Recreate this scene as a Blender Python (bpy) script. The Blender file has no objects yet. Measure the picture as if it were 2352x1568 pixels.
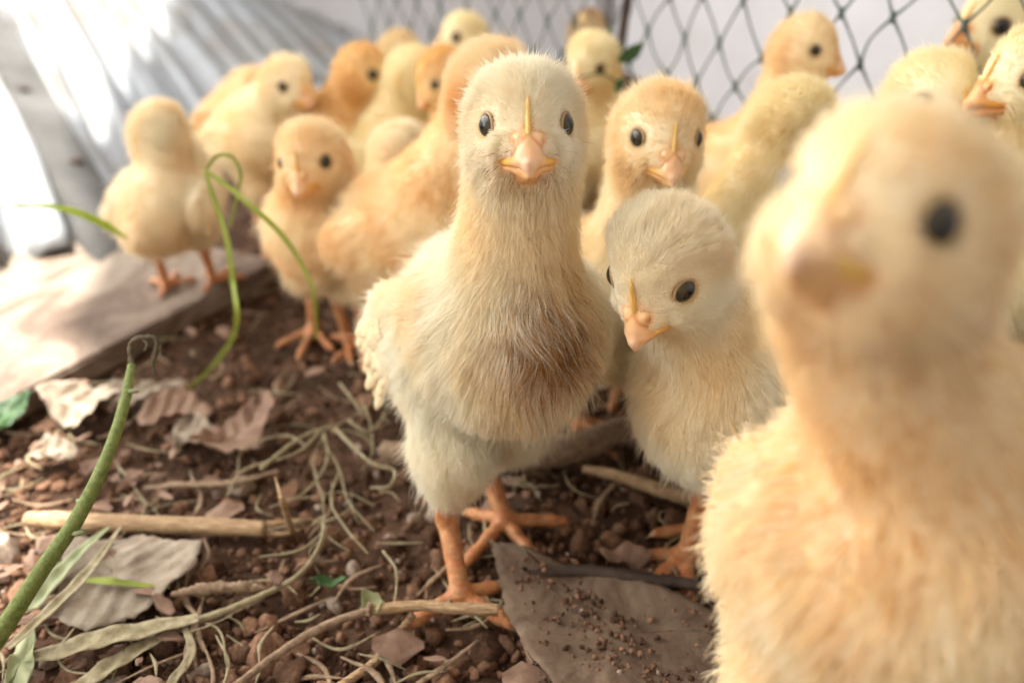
import bpy, math, random, time
import numpy as np
from mathutils import Vector, Matrix, noise as mnoise
T0 = time.time()
scn = bpy.context.scene
COL = scn.collection
rng = np.random.default_rng(7)
random.seed(7)

# ------------------------------------------------------------------ camera
PW, PH, FPX = 2352.0, 1568.0, 1900.0            # photo units used for measuring, focal length in them
TH = math.radians(28.0)
CAM = np.array([0.0, 0.0, 0.1764])
RV = np.array([1.0, 0, 0]); UV = np.array([0, math.sin(TH), math.cos(TH)]); FV = np.array([0, math.cos(TH), -math.sin(TH)])
cd = bpy.data.cameras.new('camera'); cam = bpy.data.objects.new('camera', cd); COL.objects.link(cam)
cam.location = CAM; cam.rotation_euler = (math.pi / 2 - TH, 0, 0)
cd.sensor_width = 36.0; cd.lens = FPX / PW * 36.0
cd.clip_start = 0.005; cd.clip_end = 500
cd.dof.use_dof = True; cd.dof.focus_distance = 0.188; cd.dof.aperture_fstop = 8.0; cd.dof.aperture_blades = 0
scn.camera = cam

# ------------------------------------------------------------------ light
SUN_EL, SUN_AZ = math.radians(62), math.radians(-62)      # azimuth from +Y towards +X
SUN = np.array([math.sin(SUN_AZ) * math.cos(SUN_EL), math.cos(SUN_AZ) * math.cos(SUN_EL), math.sin(SUN_EL)])
world = bpy.data.worlds.new('World'); scn.world = world; world.use_nodes = True
wn, wl = world.node_tree.nodes, world.node_tree.links
bg = wn['Background']
sky = wn.new('ShaderNodeTexSky'); sky.sky_type = 'NISHITA'; sky.sun_disc = False
sky.sun_elevation = SUN_EL; sky.sun_rotation = SUN_AZ
hs = wn.new('ShaderNodeHueSaturation'); hs.inputs['Saturation'].default_value = 0.12
wt = wn.new('ShaderNodeMix'); wt.data_type = 'RGBA'; wt.blend_type = 'MULTIPLY'; wt.inputs[0].default_value = 1; wt.inputs[7].default_value = (1, .965, .895, 1)
wl.new(sky.outputs[0], hs.inputs['Color']); wl.new(hs.outputs[0], wt.inputs[6]); wl.new(wt.outputs[2], bg.inputs['Color'])
bg.inputs['Strength'].default_value = 0.15
sl = bpy.data.lights.new('sun', 'SUN'); so = bpy.data.objects.new('sun', sl); COL.objects.link(so)
sl.energy = 2.1; sl.angle = math.radians(0.6); sl.color = (1.0, 0.95, 0.86)
so.rotation_euler = Vector(SUN).to_track_quat('Z', 'Y').to_euler()
so.location = (-1, 1, 3)
scn.view_settings.view_transform = 'Standard'; scn.view_settings.look = 'None'
scn.view_settings.exposure = 2.88; scn.view_settings.gamma = 1.0
scn.render.engine = 'CYCLES'
cy = scn.cycles
cy.use_denoising = True; cy.max_bounces = 10; cy.diffuse_bounces = 5; cy.transmission_bounces = 6; cy.glossy_bounces = 3
cy.transparent_max_bounces = 8; cy.caustics_reflective = False; cy.caustics_refractive = False
cy.use_adaptive_sampling = True; cy.adaptive_threshold = 0.02
cy.sample_clamp_indirect = 6.0

# ------------------------------------------------------------------ helpers
def ray(u, v): return ((u - PW / 2) * RV + (PH / 2 - v) * UV + FPX * FV) / FPX
def at(u, v, D): return CAM + ray(u, v) * D
def gp(u, v, z=0.0):
    r = ray(u, v); return CAM + r * ((z - CAM[2]) / r[2])
def nrm(a):
    a = np.asarray(a, float); return a / max(np.linalg.norm(a), 1e-12)

def tag(o, label=None, cat=None, group=None, kind=None):
    if label: o['label'] = label
    if cat: o['category'] = cat
    if group: o['group'] = group
    if kind: o['kind'] = kind
    return o
def empty(name, loc):
    o = bpy.data.objects.new(name, None); COL.objects.link(o); o.location = loc; o.empty_display_size = .01; return o
def mesh_obj(name, verts, faces, mats, parent=None, loc=(0, 0, 0), smooth=True, matidx=None, cols=None):
    me = bpy.data.meshes.new(name)
    verts = np.asarray(verts, dtype=np.float32)
    if isinstance(faces, np.ndarray):
        nf, k = faces.shape
        me.vertices.add(len(verts)); me.vertices.foreach_set('co', verts.ravel())
        me.loops.add(nf * k); me.loops.foreach_set('vertex_index', faces.astype(np.int32).ravel())
        me.polygons.add(nf); me.polygons.foreach_set('loop_start', np.arange(0, nf * k, k, dtype=np.int32))
        me.update(calc_edges=True); me.validate()
    else:
        me.from_pydata(verts.tolist(), [], faces); me.update()
    if smooth: me.polygons.foreach_set('use_smooth', np.ones(len(me.polygons), dtype=bool))
    for m in (mats if isinstance(mats, (list, tuple)) else [mats]): me.materials.append(m)
    if matidx is not None: me.polygons.foreach_set('material_index', np.asarray(matidx, dtype=np.int32))
    if cols is not None:
        a = me.color_attributes.new('col', 'FLOAT_COLOR', 'POINT')
        c = np.ones((len(verts), 4), dtype=np.float32); c[:, :3] = cols; a.data.foreach_set('color', c.ravel())
    o = bpy.data.objects.new(name, me); COL.objects.link(o)
    o.location = loc
    if parent: o.parent = parent
    return o

# ------------------------------------------------------------------ materials
def newmat(name):
    m = bpy.data.materials.new(name); m.use_nodes = True
    nt = m.node_tree; return m, nt, nt.nodes, nt.links, nt.nodes['Principled BSDF']
def ramp(N, stops):
    r = N.new('ShaderNodeValToRGB'); e = r.color_ramp.elements
    while len(e) < len(stops): e.new(0.5)
    for x, (p, c) in zip(e, stops): x.position = p; x.color = (*c, 1)
    return r
def noise_mat(name, stops, scale, rough=0.85, bump=0.0, bscale=None, detail=8, dist=0.0, spec=0.3, stretch=None, trans=0.0):
    m, nt, N, L, P = newmat(name)
    tc = N.new('ShaderNodeTexCoord'); mp = N.new('ShaderNodeMapping')
    L.new(tc.outputs['Object'], mp.inputs['Vector'])
    if stretch: mp.inputs['Scale'].default_value = stretch
    n = N.new('ShaderNodeTexNoise'); n.inputs['Scale'].default_value = scale; n.inputs['Detail'].default_value = detail
    n.inputs['Roughness'].default_value = 0.65; n.inputs['Distortion'].default_value = dist
    L.new(mp.outputs[0], n.inputs['Vector'])
    r = ramp(N, stops); L.new(n.outputs['Fac'], r.inputs[0]); L.new(r.outputs[0], P.inputs['Base Color'])
    P.inputs['Roughness'].default_value = rough; P.inputs['Specular IOR Level'].default_value = spec
    if bump:
        b = N.new('ShaderNodeBump'); b.inputs['Strength'].default_value = 0.8; b.inputs['Distance'].default_value = bump
        n2 = N.new('ShaderNodeTexNoise'); n2.inputs['Scale'].default_value = bscale or scale * 3; n2.inputs['Detail'].default_value = 10
        n2.inputs['Roughness'].default_value = 0.7
        L.new(mp.outputs[0], n2.inputs['Vector']); L.new(n2.outputs['Fac'], b.inputs['Height']); L.new(b.outputs[0], P.inputs['Normal'])
    if trans:
        t = N.new('ShaderNodeBsdfTranslucent'); L.new(r.outputs[0], t.inputs['Color'])
        mx = N.new('ShaderNodeMixShader'); mx.inputs[0].default_value = trans
        L.new(P.outputs[0], mx.inputs[1]); L.new(t.outputs[0], mx.inputs[2]); L.new(mx.outputs[0], N['Material Output'].inputs[0])
    return m
def col_mat(name, rough=0.5, spec=0.4, sss=0.0, bump=0.0, bscale=800, trans=0.0, vary=0.0, wave=False):
    """colour from the mesh's own painted pattern attribute"""
    m, nt, N, L, P = newmat(name)
    a = N.new('ShaderNodeAttribute'); a.attribute_name = 'col'
    src = a.outputs['Color']
    tc = N.new('ShaderNodeTexCoord')
    if vary:
        n = N.new('ShaderNodeTexNoise'); n.inputs['Scale'].default_value = bscale * .5; n.inputs['Detail'].default_value = 6
        L.new(tc.outputs['Object'], n.inputs['Vector'])
        r = ramp(N, [(0.3, (1 - vary,) * 3), (0.7, (1 + vary * .3,) * 3)]); L.new(n.outputs['Fac'], r.inputs[0])
        mm = N.new('ShaderNodeMix'); mm.data_type = 'RGBA'; mm.blend_type = 'MULTIPLY'; mm.inputs[0].default_value = 1
        L.new(src, mm.inputs[6]); L.new(r.outputs[0], mm.inputs[7]); src = mm.outputs[2]
    L.new(src, P.inputs['Base Color'])
    P.inputs['Roughness'].default_value = rough; P.inputs['Specular IOR Level'].default_value = spec
    if sss:
        P.inputs['Subsurface Weight'].default_value = sss; P.inputs['Subsurface Radius'].default_value = (1, .45, .25)
        P.inputs['Subsurface Scale'].default_value = 0.0015
    if bump:
        b = N.new('ShaderNodeBump'); b.inputs['Strength'].default_value = 0.7; b.inputs['Distance'].default_value = bump
        n2 = N.new('ShaderNodeTexNoise'); n2.inputs['Scale'].default_value = bscale; n2.inputs['Detail'].default_value = 6
        L.new(tc.outputs['Object'], n2.inputs['Vector']); L.new(n2.outputs['Fac'], b.inputs['Height']); L.new(b.outputs[0], P.inputs['Normal'])
    if trans:
        t = N.new('ShaderNodeBsdfTranslucent'); L.new(src, t.inputs['Color'])
        mx = N.new('ShaderNodeMixShader'); mx.inputs[0].default_value = trans
        L.new(P.outputs[0], mx.inputs[1]); L.new(t.outputs[0], mx.inputs[2]); L.new(mx.outputs[0], N['Material Output'].inputs[0])
    return m

M_down = col_mat('down', rough=0.9, spec=0.02, trans=0.42)
M_skin = col_mat('skin_under_down', rough=0.9, spec=0.0, trans=0.0)
M_leg = col_mat('scaly_leg', rough=0.42, spec=0.45, sss=0.25, bump=0.0004, bscale=900, vary=0.25)
M_beak = col_mat('beak_horn', rough=0.33, spec=0.5, sss=0.35, bump=0.00015, bscale=700, vary=0.12)
M_feather = col_mat('feather', rough=0.6, spec=0.2, trans=0.3, vary=0.1)
nt = M_leg.node_tree; N = nt.nodes; L = nt.links; P = N['Principled BSDF']
tc = N.new('ShaderNodeTexCoord'); vo = N.new('ShaderNodeTexVoronoi'); vo.feature = 'DISTANCE_TO_EDGE'; vo.inputs['Scale'].default_value = 620
mp = N.new('ShaderNodeMapping'); mp.inputs['Scale'].default_value = (.8, .8, 1.25); L.new(tc.outputs['Object'], mp.inputs[0]); L.new(mp.outputs[0], vo.inputs['Vector'])
rr_ = ramp(N, [(0.0, (.80, .72, .66)), (.10, (1, 1, 1))]); L.new(vo.outputs['Distance'], rr_.inputs[0])
old = P.inputs['Base Color'].links[0].from_socket
mm = N.new('ShaderNodeMix'); mm.data_type = 'RGBA'; mm.blend_type = 'MULTIPLY'; mm.inputs[0].default_value = .8
L.new(old, mm.inputs[6]); L.new(rr_.outputs[0], mm.inputs[7]); L.new(mm.outputs[2], P.inputs['Base Color'])
bb = N.new('ShaderNodeBump'); bb.inputs['Distance'].default_value = .0004; bb.inputs['Strength'].default_value = .8; L.new(rr_.outputs[0], bb.inputs['Height']); L.new(bb.outputs[0], P.inputs['Normal'])
m, nt, N, L, P = newmat('eye_glossy'); M_eye = m
a_ = N.new('ShaderNodeAttribute'); a_.attribute_name = 'col'; L.new(a_.outputs['Color'], P.inputs['Base Color'])
P.inputs['Roughness'].default_value = 0.06; P.inputs['Specular IOR Level'].default_value = 0.4
M_lid = col_mat('eyelid', rough=0.6, spec=0.3, sss=0.2)

# ------------------------------------------------------------------ implicit surface tools (millimetres)
def smin(a, b, k):
    h = np.maximum(k - np.abs(a - b), 0) / k
    return np.minimum(a, b) - h * h * k * 0.25
def E(c, r, R=None, g=0, tag=''): return dict(t='e', c=np.array(c, float), r=np.array(r, float), R=np.eye(3) if R is None else np.array(R, float), g=g, tag=tag)
def K(a, b, ra, rb, g=0, tag=''): return dict(t='c', a=np.array(a, float), b=np.array(b, float), ra=ra, rb=rb, g=g, tag=tag)
def pdist(p, X):
    if p['t'] == 'e':
        q = (X - p['c']) @ p['R']              # columns of R are the local axes
        k0 = np.sqrt(((q / p['r']) ** 2).sum(-1)); k1 = np.sqrt(((q / p['r'] ** 2) ** 2).sum(-1)) + 1e-9
        return k0 * (k0 - 1) / k1
    ba = p['b'] - p['a']; pa = X - p['a']
    t = np.clip((pa @ ba) / max(ba @ ba, 1e-9), 0, 1)
    return np.sqrt(((pa - t[..., None] * ba) ** 2).sum(-1)) - (p['ra'] + (p['rb'] - p['ra']) * t)
def pbox(p, m):
    if p['t'] == 'e':
        e = np.sqrt(((p['R'] * p['r']) ** 2).sum(1)); return p['c'] - e - m, p['c'] + e + m
    r = max(p['ra'], p['rb']) + m
    return np.minimum(p['a'], p['b']) - r, np.maximum(p['a'], p['b']) + r
def evald(prims, X, ks, kc):
    out = {}
    for p in prims:
        d = pdist(p, X); g = p['g']
        out[g] = d if g not in out else smin(out[g], d, ks[g])
    gs = sorted(out); tot = out[gs[0]]
    for g in gs[1:]: tot = smin(tot, out[g], kc)
    return tot, out
EDG = [((0,0,0),(1,0,0)),((0,1,0),(1,1,0)),((0,0,1),(1,0,1)),((0,1,1),(1,1,1)),((0,0,0),(0,1,0)),((1,0,0),(1,1,0)),((0,0,1),(0,1,1)),((1,0,1),(1,1,1)),((0,0,0),(0,0,1)),((1,0,0),(1,0,1)),((0,1,0),(0,1,1)),((1,1,0),(1,1,1))]
def sdf_mesh(prims, h, ks, kc):
    lo = np.min([pbox(p, 3 * h)[0] for p in prims], axis=0); hi = np.max([pbox(p, 3 * h)[1] for p in prims], axis=0)
    n = np.ceil((hi - lo) / h).astype(int) + 1
    ax = [(lo[i] + h * np.arange(n[i])).astype(np.float32) for i in range(3)]
    gr = {}
    for p in prims:
        g = p['g']
        if g not in gr: gr[g] = np.full(n, 50.0, dtype=np.float32)
        a, b = pbox(p, max(ks.values()) * 1.6 + 2 * h)
        i0 = np.clip(np.floor((a - lo) / h).astype(int), 0, n - 1); i1 = np.clip(np.ceil((b - lo) / h).astype(int) + 1, 1, n)
        sl_ = tuple(slice(i0[i], i1[i]) for i in range(3))
        X = np.stack(np.meshgrid(*[ax[i][sl_[i]] for i in range(3)], indexing='ij'), -1)
        gr[g][sl_] = smin(gr[g][sl_], pdist(p, X).astype(np.float32), ks[g])
    gs = sorted(gr); f = gr[gs[0]]
    for g in gs[1:]: f = smin(f, gr[g], kc)
    s = f < 0
    c = np.zeros(tuple(n - 1), dtype=np.int8)
    for dx in (0, 1):
        for dy in (0, 1):
            for dz in (0, 1): c += s[dx:n[0]-1+dx, dy:n[1]-1+dy, dz:n[2]-1+dz]
    act = np.argwhere((c > 0) & (c < 8))
    idx = np.full(tuple(n - 1), -1, dtype=np.int64); idx[tuple(act.T)] = np.arange(len(act))
    acc = np.zeros((len(act), 3)); cnt = np.zeros(len(act))
    for a, b in EDG:
        a = np.array(a); b = np.array(b)
        fa = f[tuple((act + a).T)]; fb = f[tuple((act + b).T)]
        mk = (fa < 0) != (fb < 0)
        t = np.where(mk, fa / np.where(np.abs(fa - fb) < 1e-9, 1, fa - fb), 0)
        acc += np.where(mk[:, None], a + (b - a) * t[:, None], 0); cnt += mk
    V = lo + h * (act + acc / cnt[:, None])
    F = []
    for axn in range(3):
        o1, o2 = [(1, 2), (2, 0), (0, 1)][axn]
        sa = [slice(None)] * 3; sb = [slice(None)] * 3; sa[axn] = slice(0, n[axn]-1); sb[axn] = slice(1, n[axn])
        A, B = s[tuple(sa)], s[tuple(sb)]
        e = np.argwhere(A != B)
        e = e[(e[:, o1] > 0) & (e[:, o2] > 0) & (e[:, o1] < n[o1]-1) & (e[:, o2] < n[o2]-1)]
        ins = A[tuple(e.T)]
        d1 = np.zeros(3, int); d1[o1] = 1; d2 = np.zeros(3, int); d2[o2] = 1
        q = np.stack([idx[tuple((e - d1 - d2).T)], idx[tuple((e - d2).T)], idx[tuple(e.T)], idx[tuple((e - d1).T)]], 1)
        q[~ins] = q[~ins][:, ::-1]
        F.append(q)
    F = np.concatenate(F); F = F[(F >= 0).all(1)]
    return V, F

def vnoise(X, sc, seed=0):
    """cheap smooth value field in -1..1"""
    r = np.random.default_rng(seed + 11); out = 0
    for k in range(6):
        d = r.normal(size=3); d /= np.linalg.norm(d); out = out + np.sin(X @ d * (2 * np.pi / sc) * r.uniform(.6, 1.6) + r.uniform(0, 6.28))
    return out / 3.0

# ------------------------------------------------------------------ chick
TINT = dict(
    cream=((.975, .895, .71), (.94, .72, .40)), ivory=((.99, .935, .81), (.96, .79, .51)),
    blush=((.97, .87, .66), (.93, .69, .37)), peach=((.96, .84, .61), (.91, .62, .29)), orange=((.92, .72, .42), (.82, .52, .18)),
    olive=((.955, .885, .65), (.90, .74, .42)), tan=((.86, .72, .46), (.68, .48, .24)), rose=((.97, .91, .76), (.93, .76, .50)))
BK = {}
BKU = [K((9.5, 0, -3.0), (14.4, 0, -4.4), 3.4, 2.6), K((14.4, 0, -4.4), (17.3, 0, -6.7), 2.5, 1.5), K((17.3, 0, -6.7), (18.3, 0, -8.6), 1.35, .5),
       K((10.6, 5.1, -6.5), (15.6, 1.6, -5.9), 1.0, 1.5), K((10.6, -5.1, -6.5), (15.6, -1.6, -5.9), 1.0, 1.5),
       E((13.0, 2.1, -1.9), (2.1, 1.4, 1.8)), E((13.0, -2.1, -1.9), (2.1, 1.4, 1.8)), K((11.6, 0, .8), (14.4, 0, -2.0), 1.5, 1.2)]
BKL = [K((8.5, 0, -8.4), (14, 0, -8.2), 3.4, 2.0), K((14, 0, -8.2), (16.8, 0, -8.8), 1.9, .8),
       K((10.2, 4.8, -7.9), (14.0, 1.7, -7.9), .85, 1.0), K((10.2, -4.8, -7.9), (14.0, -1.7, -7.9), .85, 1.0)]
def beak_meshes():
    """upper beak, lower beak, comb: in the head's frame (x forward, z up, millimetres)"""
    U = BKU
    V, F = sdf_mesh(U, .38, {0: 1.3}, 1)
    c = np.empty((len(V), 3)); c[:] = (.88, .55, .31)
    side = np.clip((np.abs(V[:, 1]) - 2.6) / 2, 0, 1)[:, None] * (V[:, 2] < -4)[:, None]; c = c * (1 - side) + np.array((.86, .50, .10)) * side
    cere = np.clip((V[:, 2] + 3.6) / 1.6, 0, 1)[:, None]; c = c * (1 - cere) + np.array((.88, .56, .28)) * cere
    nos = np.exp(-(((V - np.array((14.9, 0, -2.6))) ** 2 * np.array((1, .35, 1))).sum(1)) / .9)[:, None]; sd_ = np.exp(-(((V - np.array((14.3, 0, -1.9))) * np.array((.8, 0, 1))) ** 2).sum(1) * 1.2 - ((np.abs(V[:, 1]) - 3.4) / .8) ** 2)[:, None]; nos = np.maximum(nos, sd_); c = c * (1 - .65 * nos) + np.array((.4, .10, .05)) * .65 * nos
    tip = np.clip((V[:, 0] - 17.6) / 1.4, 0, 1)[:, None]; c = c * (1 - tip) + np.array((.78, .52, .34)) * tip
    dd0 = pdist(BKU[0], V)
    for q5 in (5, 6): cr_ = np.exp(-((pdist(BKU[q5], V) - dd0) / .45) ** 2)[:, None] * .75 * (V[:, 0] > 11)[:, None]; c = c * (1 - cr_) + np.array((.62, .24, .07)) * cr_
    bs = np.clip((12.6 - V[:, 0]) / 1.6, 0, 1)[:, None] * .8; c = c * (1 - bs) + np.array((.66, .28, .08)) * bs
    BK['u'] = (V * .001, F, c)
    Lw = BKL
    V, F = sdf_mesh(Lw, .42, {0: 1.2}, 1)
    c = np.empty((len(V), 3)); c[:] = (.82, .46, .20)
    BK['l'] = (V * .001, F, c)
    Cb = [K((14.2, 0, -.6), (13.0, 0, 2.6), .60, .50), K((13.0, 0, 2.6), (12.2, 0, 5.2), .50, .38), K((12.2, 0, 5.2), (11.2, 0, 7.6), .38, .22)] + [E((14.0 - .38 * i, 0, .2 + .95 * i), (.62, .42 - .03 * i, .55)) for i in range(7)]
    V, F = sdf_mesh(Cb, .28, {0: .5}, 1)
    c = np.empty((len(V), 3)); c[:] = (.82, .55, .17)
    BK['c'] = (V * .001, F, c)
beak_meshes()
def sphere(nu=28, nv=18):
    v, f = [], []
    for j in range(nv + 1):
        th = math.pi * j / nv
        for i in range(nu):
            ph = 2 * math.pi * i / nu; v.append((math.sin(th) * math.cos(ph), math.sin(th) * math.sin(ph), math.cos(th)))
    for j in range(nv):
        for i in range(nu): f.append((j * nu + i, (j + 1) * nu + i, (j + 1) * nu + (i + 1) % nu, j * nu + (i + 1) % nu))
    return np.array(v), np.array(f)
SPH_V, SPH_F = sphere()
EYE_C = np.array((6.1, 7.35, 0.6)); EYE_R = 3.1
def eye_data():
    V = SPH_V.copy()     # pole +z looks outward
    d = V[:, 2]
    c = np.empty((len(V), 3)); c[:] = (.035, .028, .018)
    c[d > .62] = (.05, .042, .026); c[d > .87] = (.006, .005, .005); c[d < .55] = (.10, .07, .045)
    return V, SPH_F, c
EYEV, EYEF, EYEC = eye_data()
def torus(R, r, nu=36, nv=10, squash=1.0):
    v, f = [], []
    for i in range(nu):
        a = 2 * math.pi * i / nu
        for j in range(nv):
            b = 2 * math.pi * j / nv; v.append(((R + r * math.cos(b)) * math.cos(a), (R + r * math.cos(b)) * math.sin(a) * squash, r * math.sin(b)))
    for i in range(nu):
        for j in range(nv): f.append((i * nv + j, ((i + 1) % nu) * nv + j, ((i + 1) % nu) * nv + (j + 1) % nv, i * nv + (j + 1) % nv))
    return np.array(v), np.array(f)

def frame_from(yaw, pitch, roll=0.0):
    """yaw 0 faces the camera (-Y), +90 faces +X; pitch + looks up. Columns: forward, left, up"""
    y, p, r = map(math.radians, (yaw, pitch, roll))
    f = np.array([math.sin(y) * math.cos(p), -math.cos(y) * math.cos(p), math.sin(p)])
    l = np.cross((0, 0, 1), f); l = nrm(l); u = np.cross(f, l)
    l2 = l * math.cos(r) + u * math.sin(r); u2 = np.cross(f, l2)
    return np.stack([f, l2, u2], 1)

def ground_z(x, y):
    return 0.0

def make_chick(label, head, hy, hp, hr=0, by=None, bp=22, body=None, back=24, bz=60, feet=None, s=1.0, hs=1.0, tint='cream',
               n=16000, h=1.25, rad=.075, fl=1.15, open_=0, stain=None, group='chicks', gz=0.0, hocks=None, feathers=5, seed=0, stripe=False, toes=None, wingdrop=0, comb=True, flare=2, wout=0, whr=11.5, wp=-12, wlen=21, nk=.87, nb0=14.2, wildf=.10, beakc=(1, 1, 1), belly=True, hipx=9):
    R = np.random.default_rng(100 + seed)
    by = hy if by is None else by
    Hc = at(*head) * 1000
    HF = frame_from(hy, hp, hr); BF = frame_from(by, bp); BH = frame_from(by, 0)
    f, l, up = BF.T; fh, lh, _ = BH.T; Z = np.array((0, 0, 1.0))
    B = at(*body) * 1000 if body else np.array([*(Hc - fh * back * s)[:2], bz * s + gz * 1000])
    W = lambda q: Hc + HF @ (np.array(q, float) * hs)
    prims = []
    A = prims.append
    # torso
    A(E(B, np.array((31, 20.5, 21)) * s, BF, tag='torso'))
    A(E(B + f * 15 * s - up * 2 * s, np.array((18, 20.5, 21.5)) * s, BF, tag='breast'))
    A(E(B - f * 22 * s + up * 2 * s, np.array((17, 14, 13)) * s, BF, tag='rump'))
    A(K(B - f * 30 * s + up * 4 * s, B - f * 41 * s + up * 6 * s, 8 * s, 3.5 * s, tag='rump'))
    for sg in (1, -1):
        WF = frame_from(by - sg * flare, bp + wp)
        A(E(B + l * sg * (20.5 + wout) * s - f * 4 * s + up * 1 * s - Z * wingdrop, np.array((wlen, 4.4, whr)) * s, WF, tag='wing'))
    A(E(B - Z * 11 * s + f * 2 * s, np.array((17, 14.5, 15)) * s, BH, tag='torso'))
    # neck as a bent chain
    n0 = B + f * 15 * s + up * 7 * s; n3 = W((-3.5, 0, -4))
    n1 = n0 + (f * .35 + Z * .65) * np.linalg.norm(n3 - n0) * .4; n2 = n3 - (Z * .9 - HF[:, 0] * .0) * np.linalg.norm(n3 - n0) * .3
    ts = np.linspace(0, 1, 7)
    pts = [(1-t)**3*n0 + 3*(1-t)**2*t*n1 + 3*(1-t)*t*t*n2 + t**3*n3 for t in ts]
    rr = np.interp(ts, [0, .35, .7, 1], [nb0 * s, 12.0 * s * nk, 10.8 * hs * nk, 10.2 * hs * nk])
    for i in range(6): A(K(pts[i], pts[i+1], rr[i], rr[i+1], tag='neck'))
    naxis = nrm(n0 - n3)
    # head
    A(E(W((-2.2, 0, .2)), np.array((10.6, 11.6, 11.4)) * hs, HF, tag='head'))
    A(E(W((3.6, 0, 2.0)), np.array((8.6, 7.6, 8.2)) * hs, HF, tag='head'))
    for sg in (1, -1): A(E(W((3.2, sg * 4.8, -5.2)), np.array((6.0, 4.6, 4.6)) * hs, HF, tag='head'))
    A(K(W((6, 0, -4.5)), W((11.5, 0, -4.5)), 6.6 * hs, 4.2 * hs, tag='head'))
    # legs
    fpts = []; hks = []
    for k, sg in enumerate((1, -1)):
        if feet is not None: ft = np.array([*feet[k][:2], 0]) * 1000; tyaw = feet[k][2] if len(feet[k]) > 2 else by
        else:
            ft = np.array([*(B + lh * sg * 12 * s + fh * (6 + (4 if k else -4)) * s)[:2], 0]); tyaw = by + sg * 8
        ft[2] = gz * 1000; fpts.append(ft)
        ank = ft + Z * 5.5 * s
        tf = frame_from(tyaw, 0); fo, le = tf[:, 0], tf[:, 1]
        hk = np.array(hocks[k]) * 1000 if hocks is not None else ank - fo * 4 * s + Z * 17 * s
        hip = B + l * sg * hipx * s - up * 6 * s + f * 0 * s
        knee = hip * .45 + hk * .55 + fh * 4 * s
        A(K(hip, knee, 13.5 * s, 7.8 * s, tag='thigh')); A(K(knee, hk + Z * 4 * s, 7.8 * s, 2.6 * s, tag='thigh')); hks.append(hk)
        A(K(hk + Z * 5 * s, hk, 3.1 * s, 3.1 * s, g=1, tag='leg')); A(K(hk, ank, 2.75 * s, 2.4 * s, g=1, tag='leg'))
        A(E(ank - Z * .8, np.array((3.4, 3.2, 2.6)) * s, tf, g=1, tag='leg'))
        spec = (toes[k] if toes else [(-46, 17), (0, 22), (42, 18), (176, 9)])
        for (ang, ln) in spec:
            d = nrm(fo * math.cos(math.radians(ang)) + le * math.sin(math.radians(ang))); ln = ln * s
            p0 = ank - Z * 1.0; p1 = ft + d * ln * .42 + Z * 3.4 * s; p2 = ft + d * ln * .8 + Z * 2.4 * s; p3 = ft + d * ln * 1.0 + Z * 2.0 * s; p4 = ft + d * (ln + 3.2 * s) + Z * .5
            A(K(p0, p1, 2.2 * s, 1.8 * s, g=1, tag='leg')); A(K(p1, p2, 1.8 * s, 1.6 * s, g=1, tag='leg')); A(K(p2, p3, 1.8 * s, 1.45 * s, g=1, tag='leg'))
            A(K(p3, p4, .95 * s, .4 * s, g=1, tag='claw'))
    ks = {0: 5.5, 1: 1.3}; KC = 2.0
    V, F = sdf_mesh(prims, h, ks, KC)
    _, dg = evald(prims, V, ks, KC)
    ct = sorted([np.array(x) for x in TINT[tint]], key=lambda x: -x[2])
    legv = dg[1] < dg[0] + .3
    cv = np.empty((len(V), 3)); cv[:] = ct[0] * .85 + ct[1] * .15
    lv_ = (V - Hc) @ HF / hs
    for sg in (1, -1):
        q = np.exp(-np.maximum(np.linalg.norm(lv_ - EYE_C * np.array((1, sg, 1)) - np.array((.6, sg * 1.6, 0)), axis=1) - 2.6, 0) ** 2 / 1.4)[:, None]; cv = cv * (1 - q) + np.array((.50, .36, .18)) * q
    q = np.exp(-(np.maximum(np.min([pdist(p, lv_) for p in BKU + BKL], axis=0), 0) / .9) ** 2)[:, None]; cv = cv * (1 - q) + np.array((.80, .48, .24)) * q
    cv[legv] = (.62, .25, .085)
    zz = V[legv][:, 2] - gz * 1000
    tone = np.clip(vnoise(V[legv], 5, seed) * .5 + .5, 0, 1)[:, None]
    cv[legv] = np.array((.56, .21, .08)) * (1 - tone) + np.array((.66, .33, .14)) * tone
    rings = (np.sin(zz * 5.2) > .55)[:, None] * np.ones((1, 3)); cv[legv] *= 1 - .14 * rings
    dcl = np.min([pdist(p, V[legv]) for p in prims if p['tag'] == 'claw'], axis=0)
    dlg = np.min([pdist(p, V[legv]) for p in prims if p['tag'] == 'leg'], axis=0)
    cl = dcl < dlg - .05; tmp = cv[legv]; tmp[cl] = (.62, .42, .26); cv[legv] = tmp
    root = empty('chick', np.mean(fpts, axis=0) * .001)
    o0 = np.array(root.location)
    tag(root, label, 'chick', group)
    fm = legv[F].mean(1) > .5
    mesh_obj('body', V * .001 - o0, F, [M_skin, M_leg], root, matidx=fm.astype(int), cols=cv)
    # eyes, lids, beak
    def place(name, data, mat, X, parent, sc=1.0):
        Vv, Ff, cc = data
        Mx = np.array(X)
        return mesh_obj(name, (Vv @ Mx[:, :3].T + Mx[:, 3]) - (o0), Ff, mat, parent, cols=cc)
    for sg in (1, -1):
        ec = EYE_C * np.array((1, sg, 1)); od = nrm((.42, sg * .90, .03))
        t1 = nrm(np.cross((0, 0, 1), od)); t2 = np.cross(od, t1); Rl = np.stack([t1, t2, od], 1)
        Rw = HF @ Rl
        X = np.concatenate([Rw * EYE_R * hs * .001, (W(ec) * .001)[:, None]], 1)
        eo = place('eye', (EYEV, EYEF, EYEC), M_eye, X, root)
        tv, tf2 = torus(2.74, .36, squash=1.02)
        tc_ = np.empty((len(tv), 3)); tc_[:] = (.42, .29, .15)
        X = np.concatenate([Rw * hs * .001, (W(ec + od * 1.42) * .001)[:, None]], 1)
        place('eyelid', (tv, tf2, tc_), M_lid, X, eo)
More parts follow.
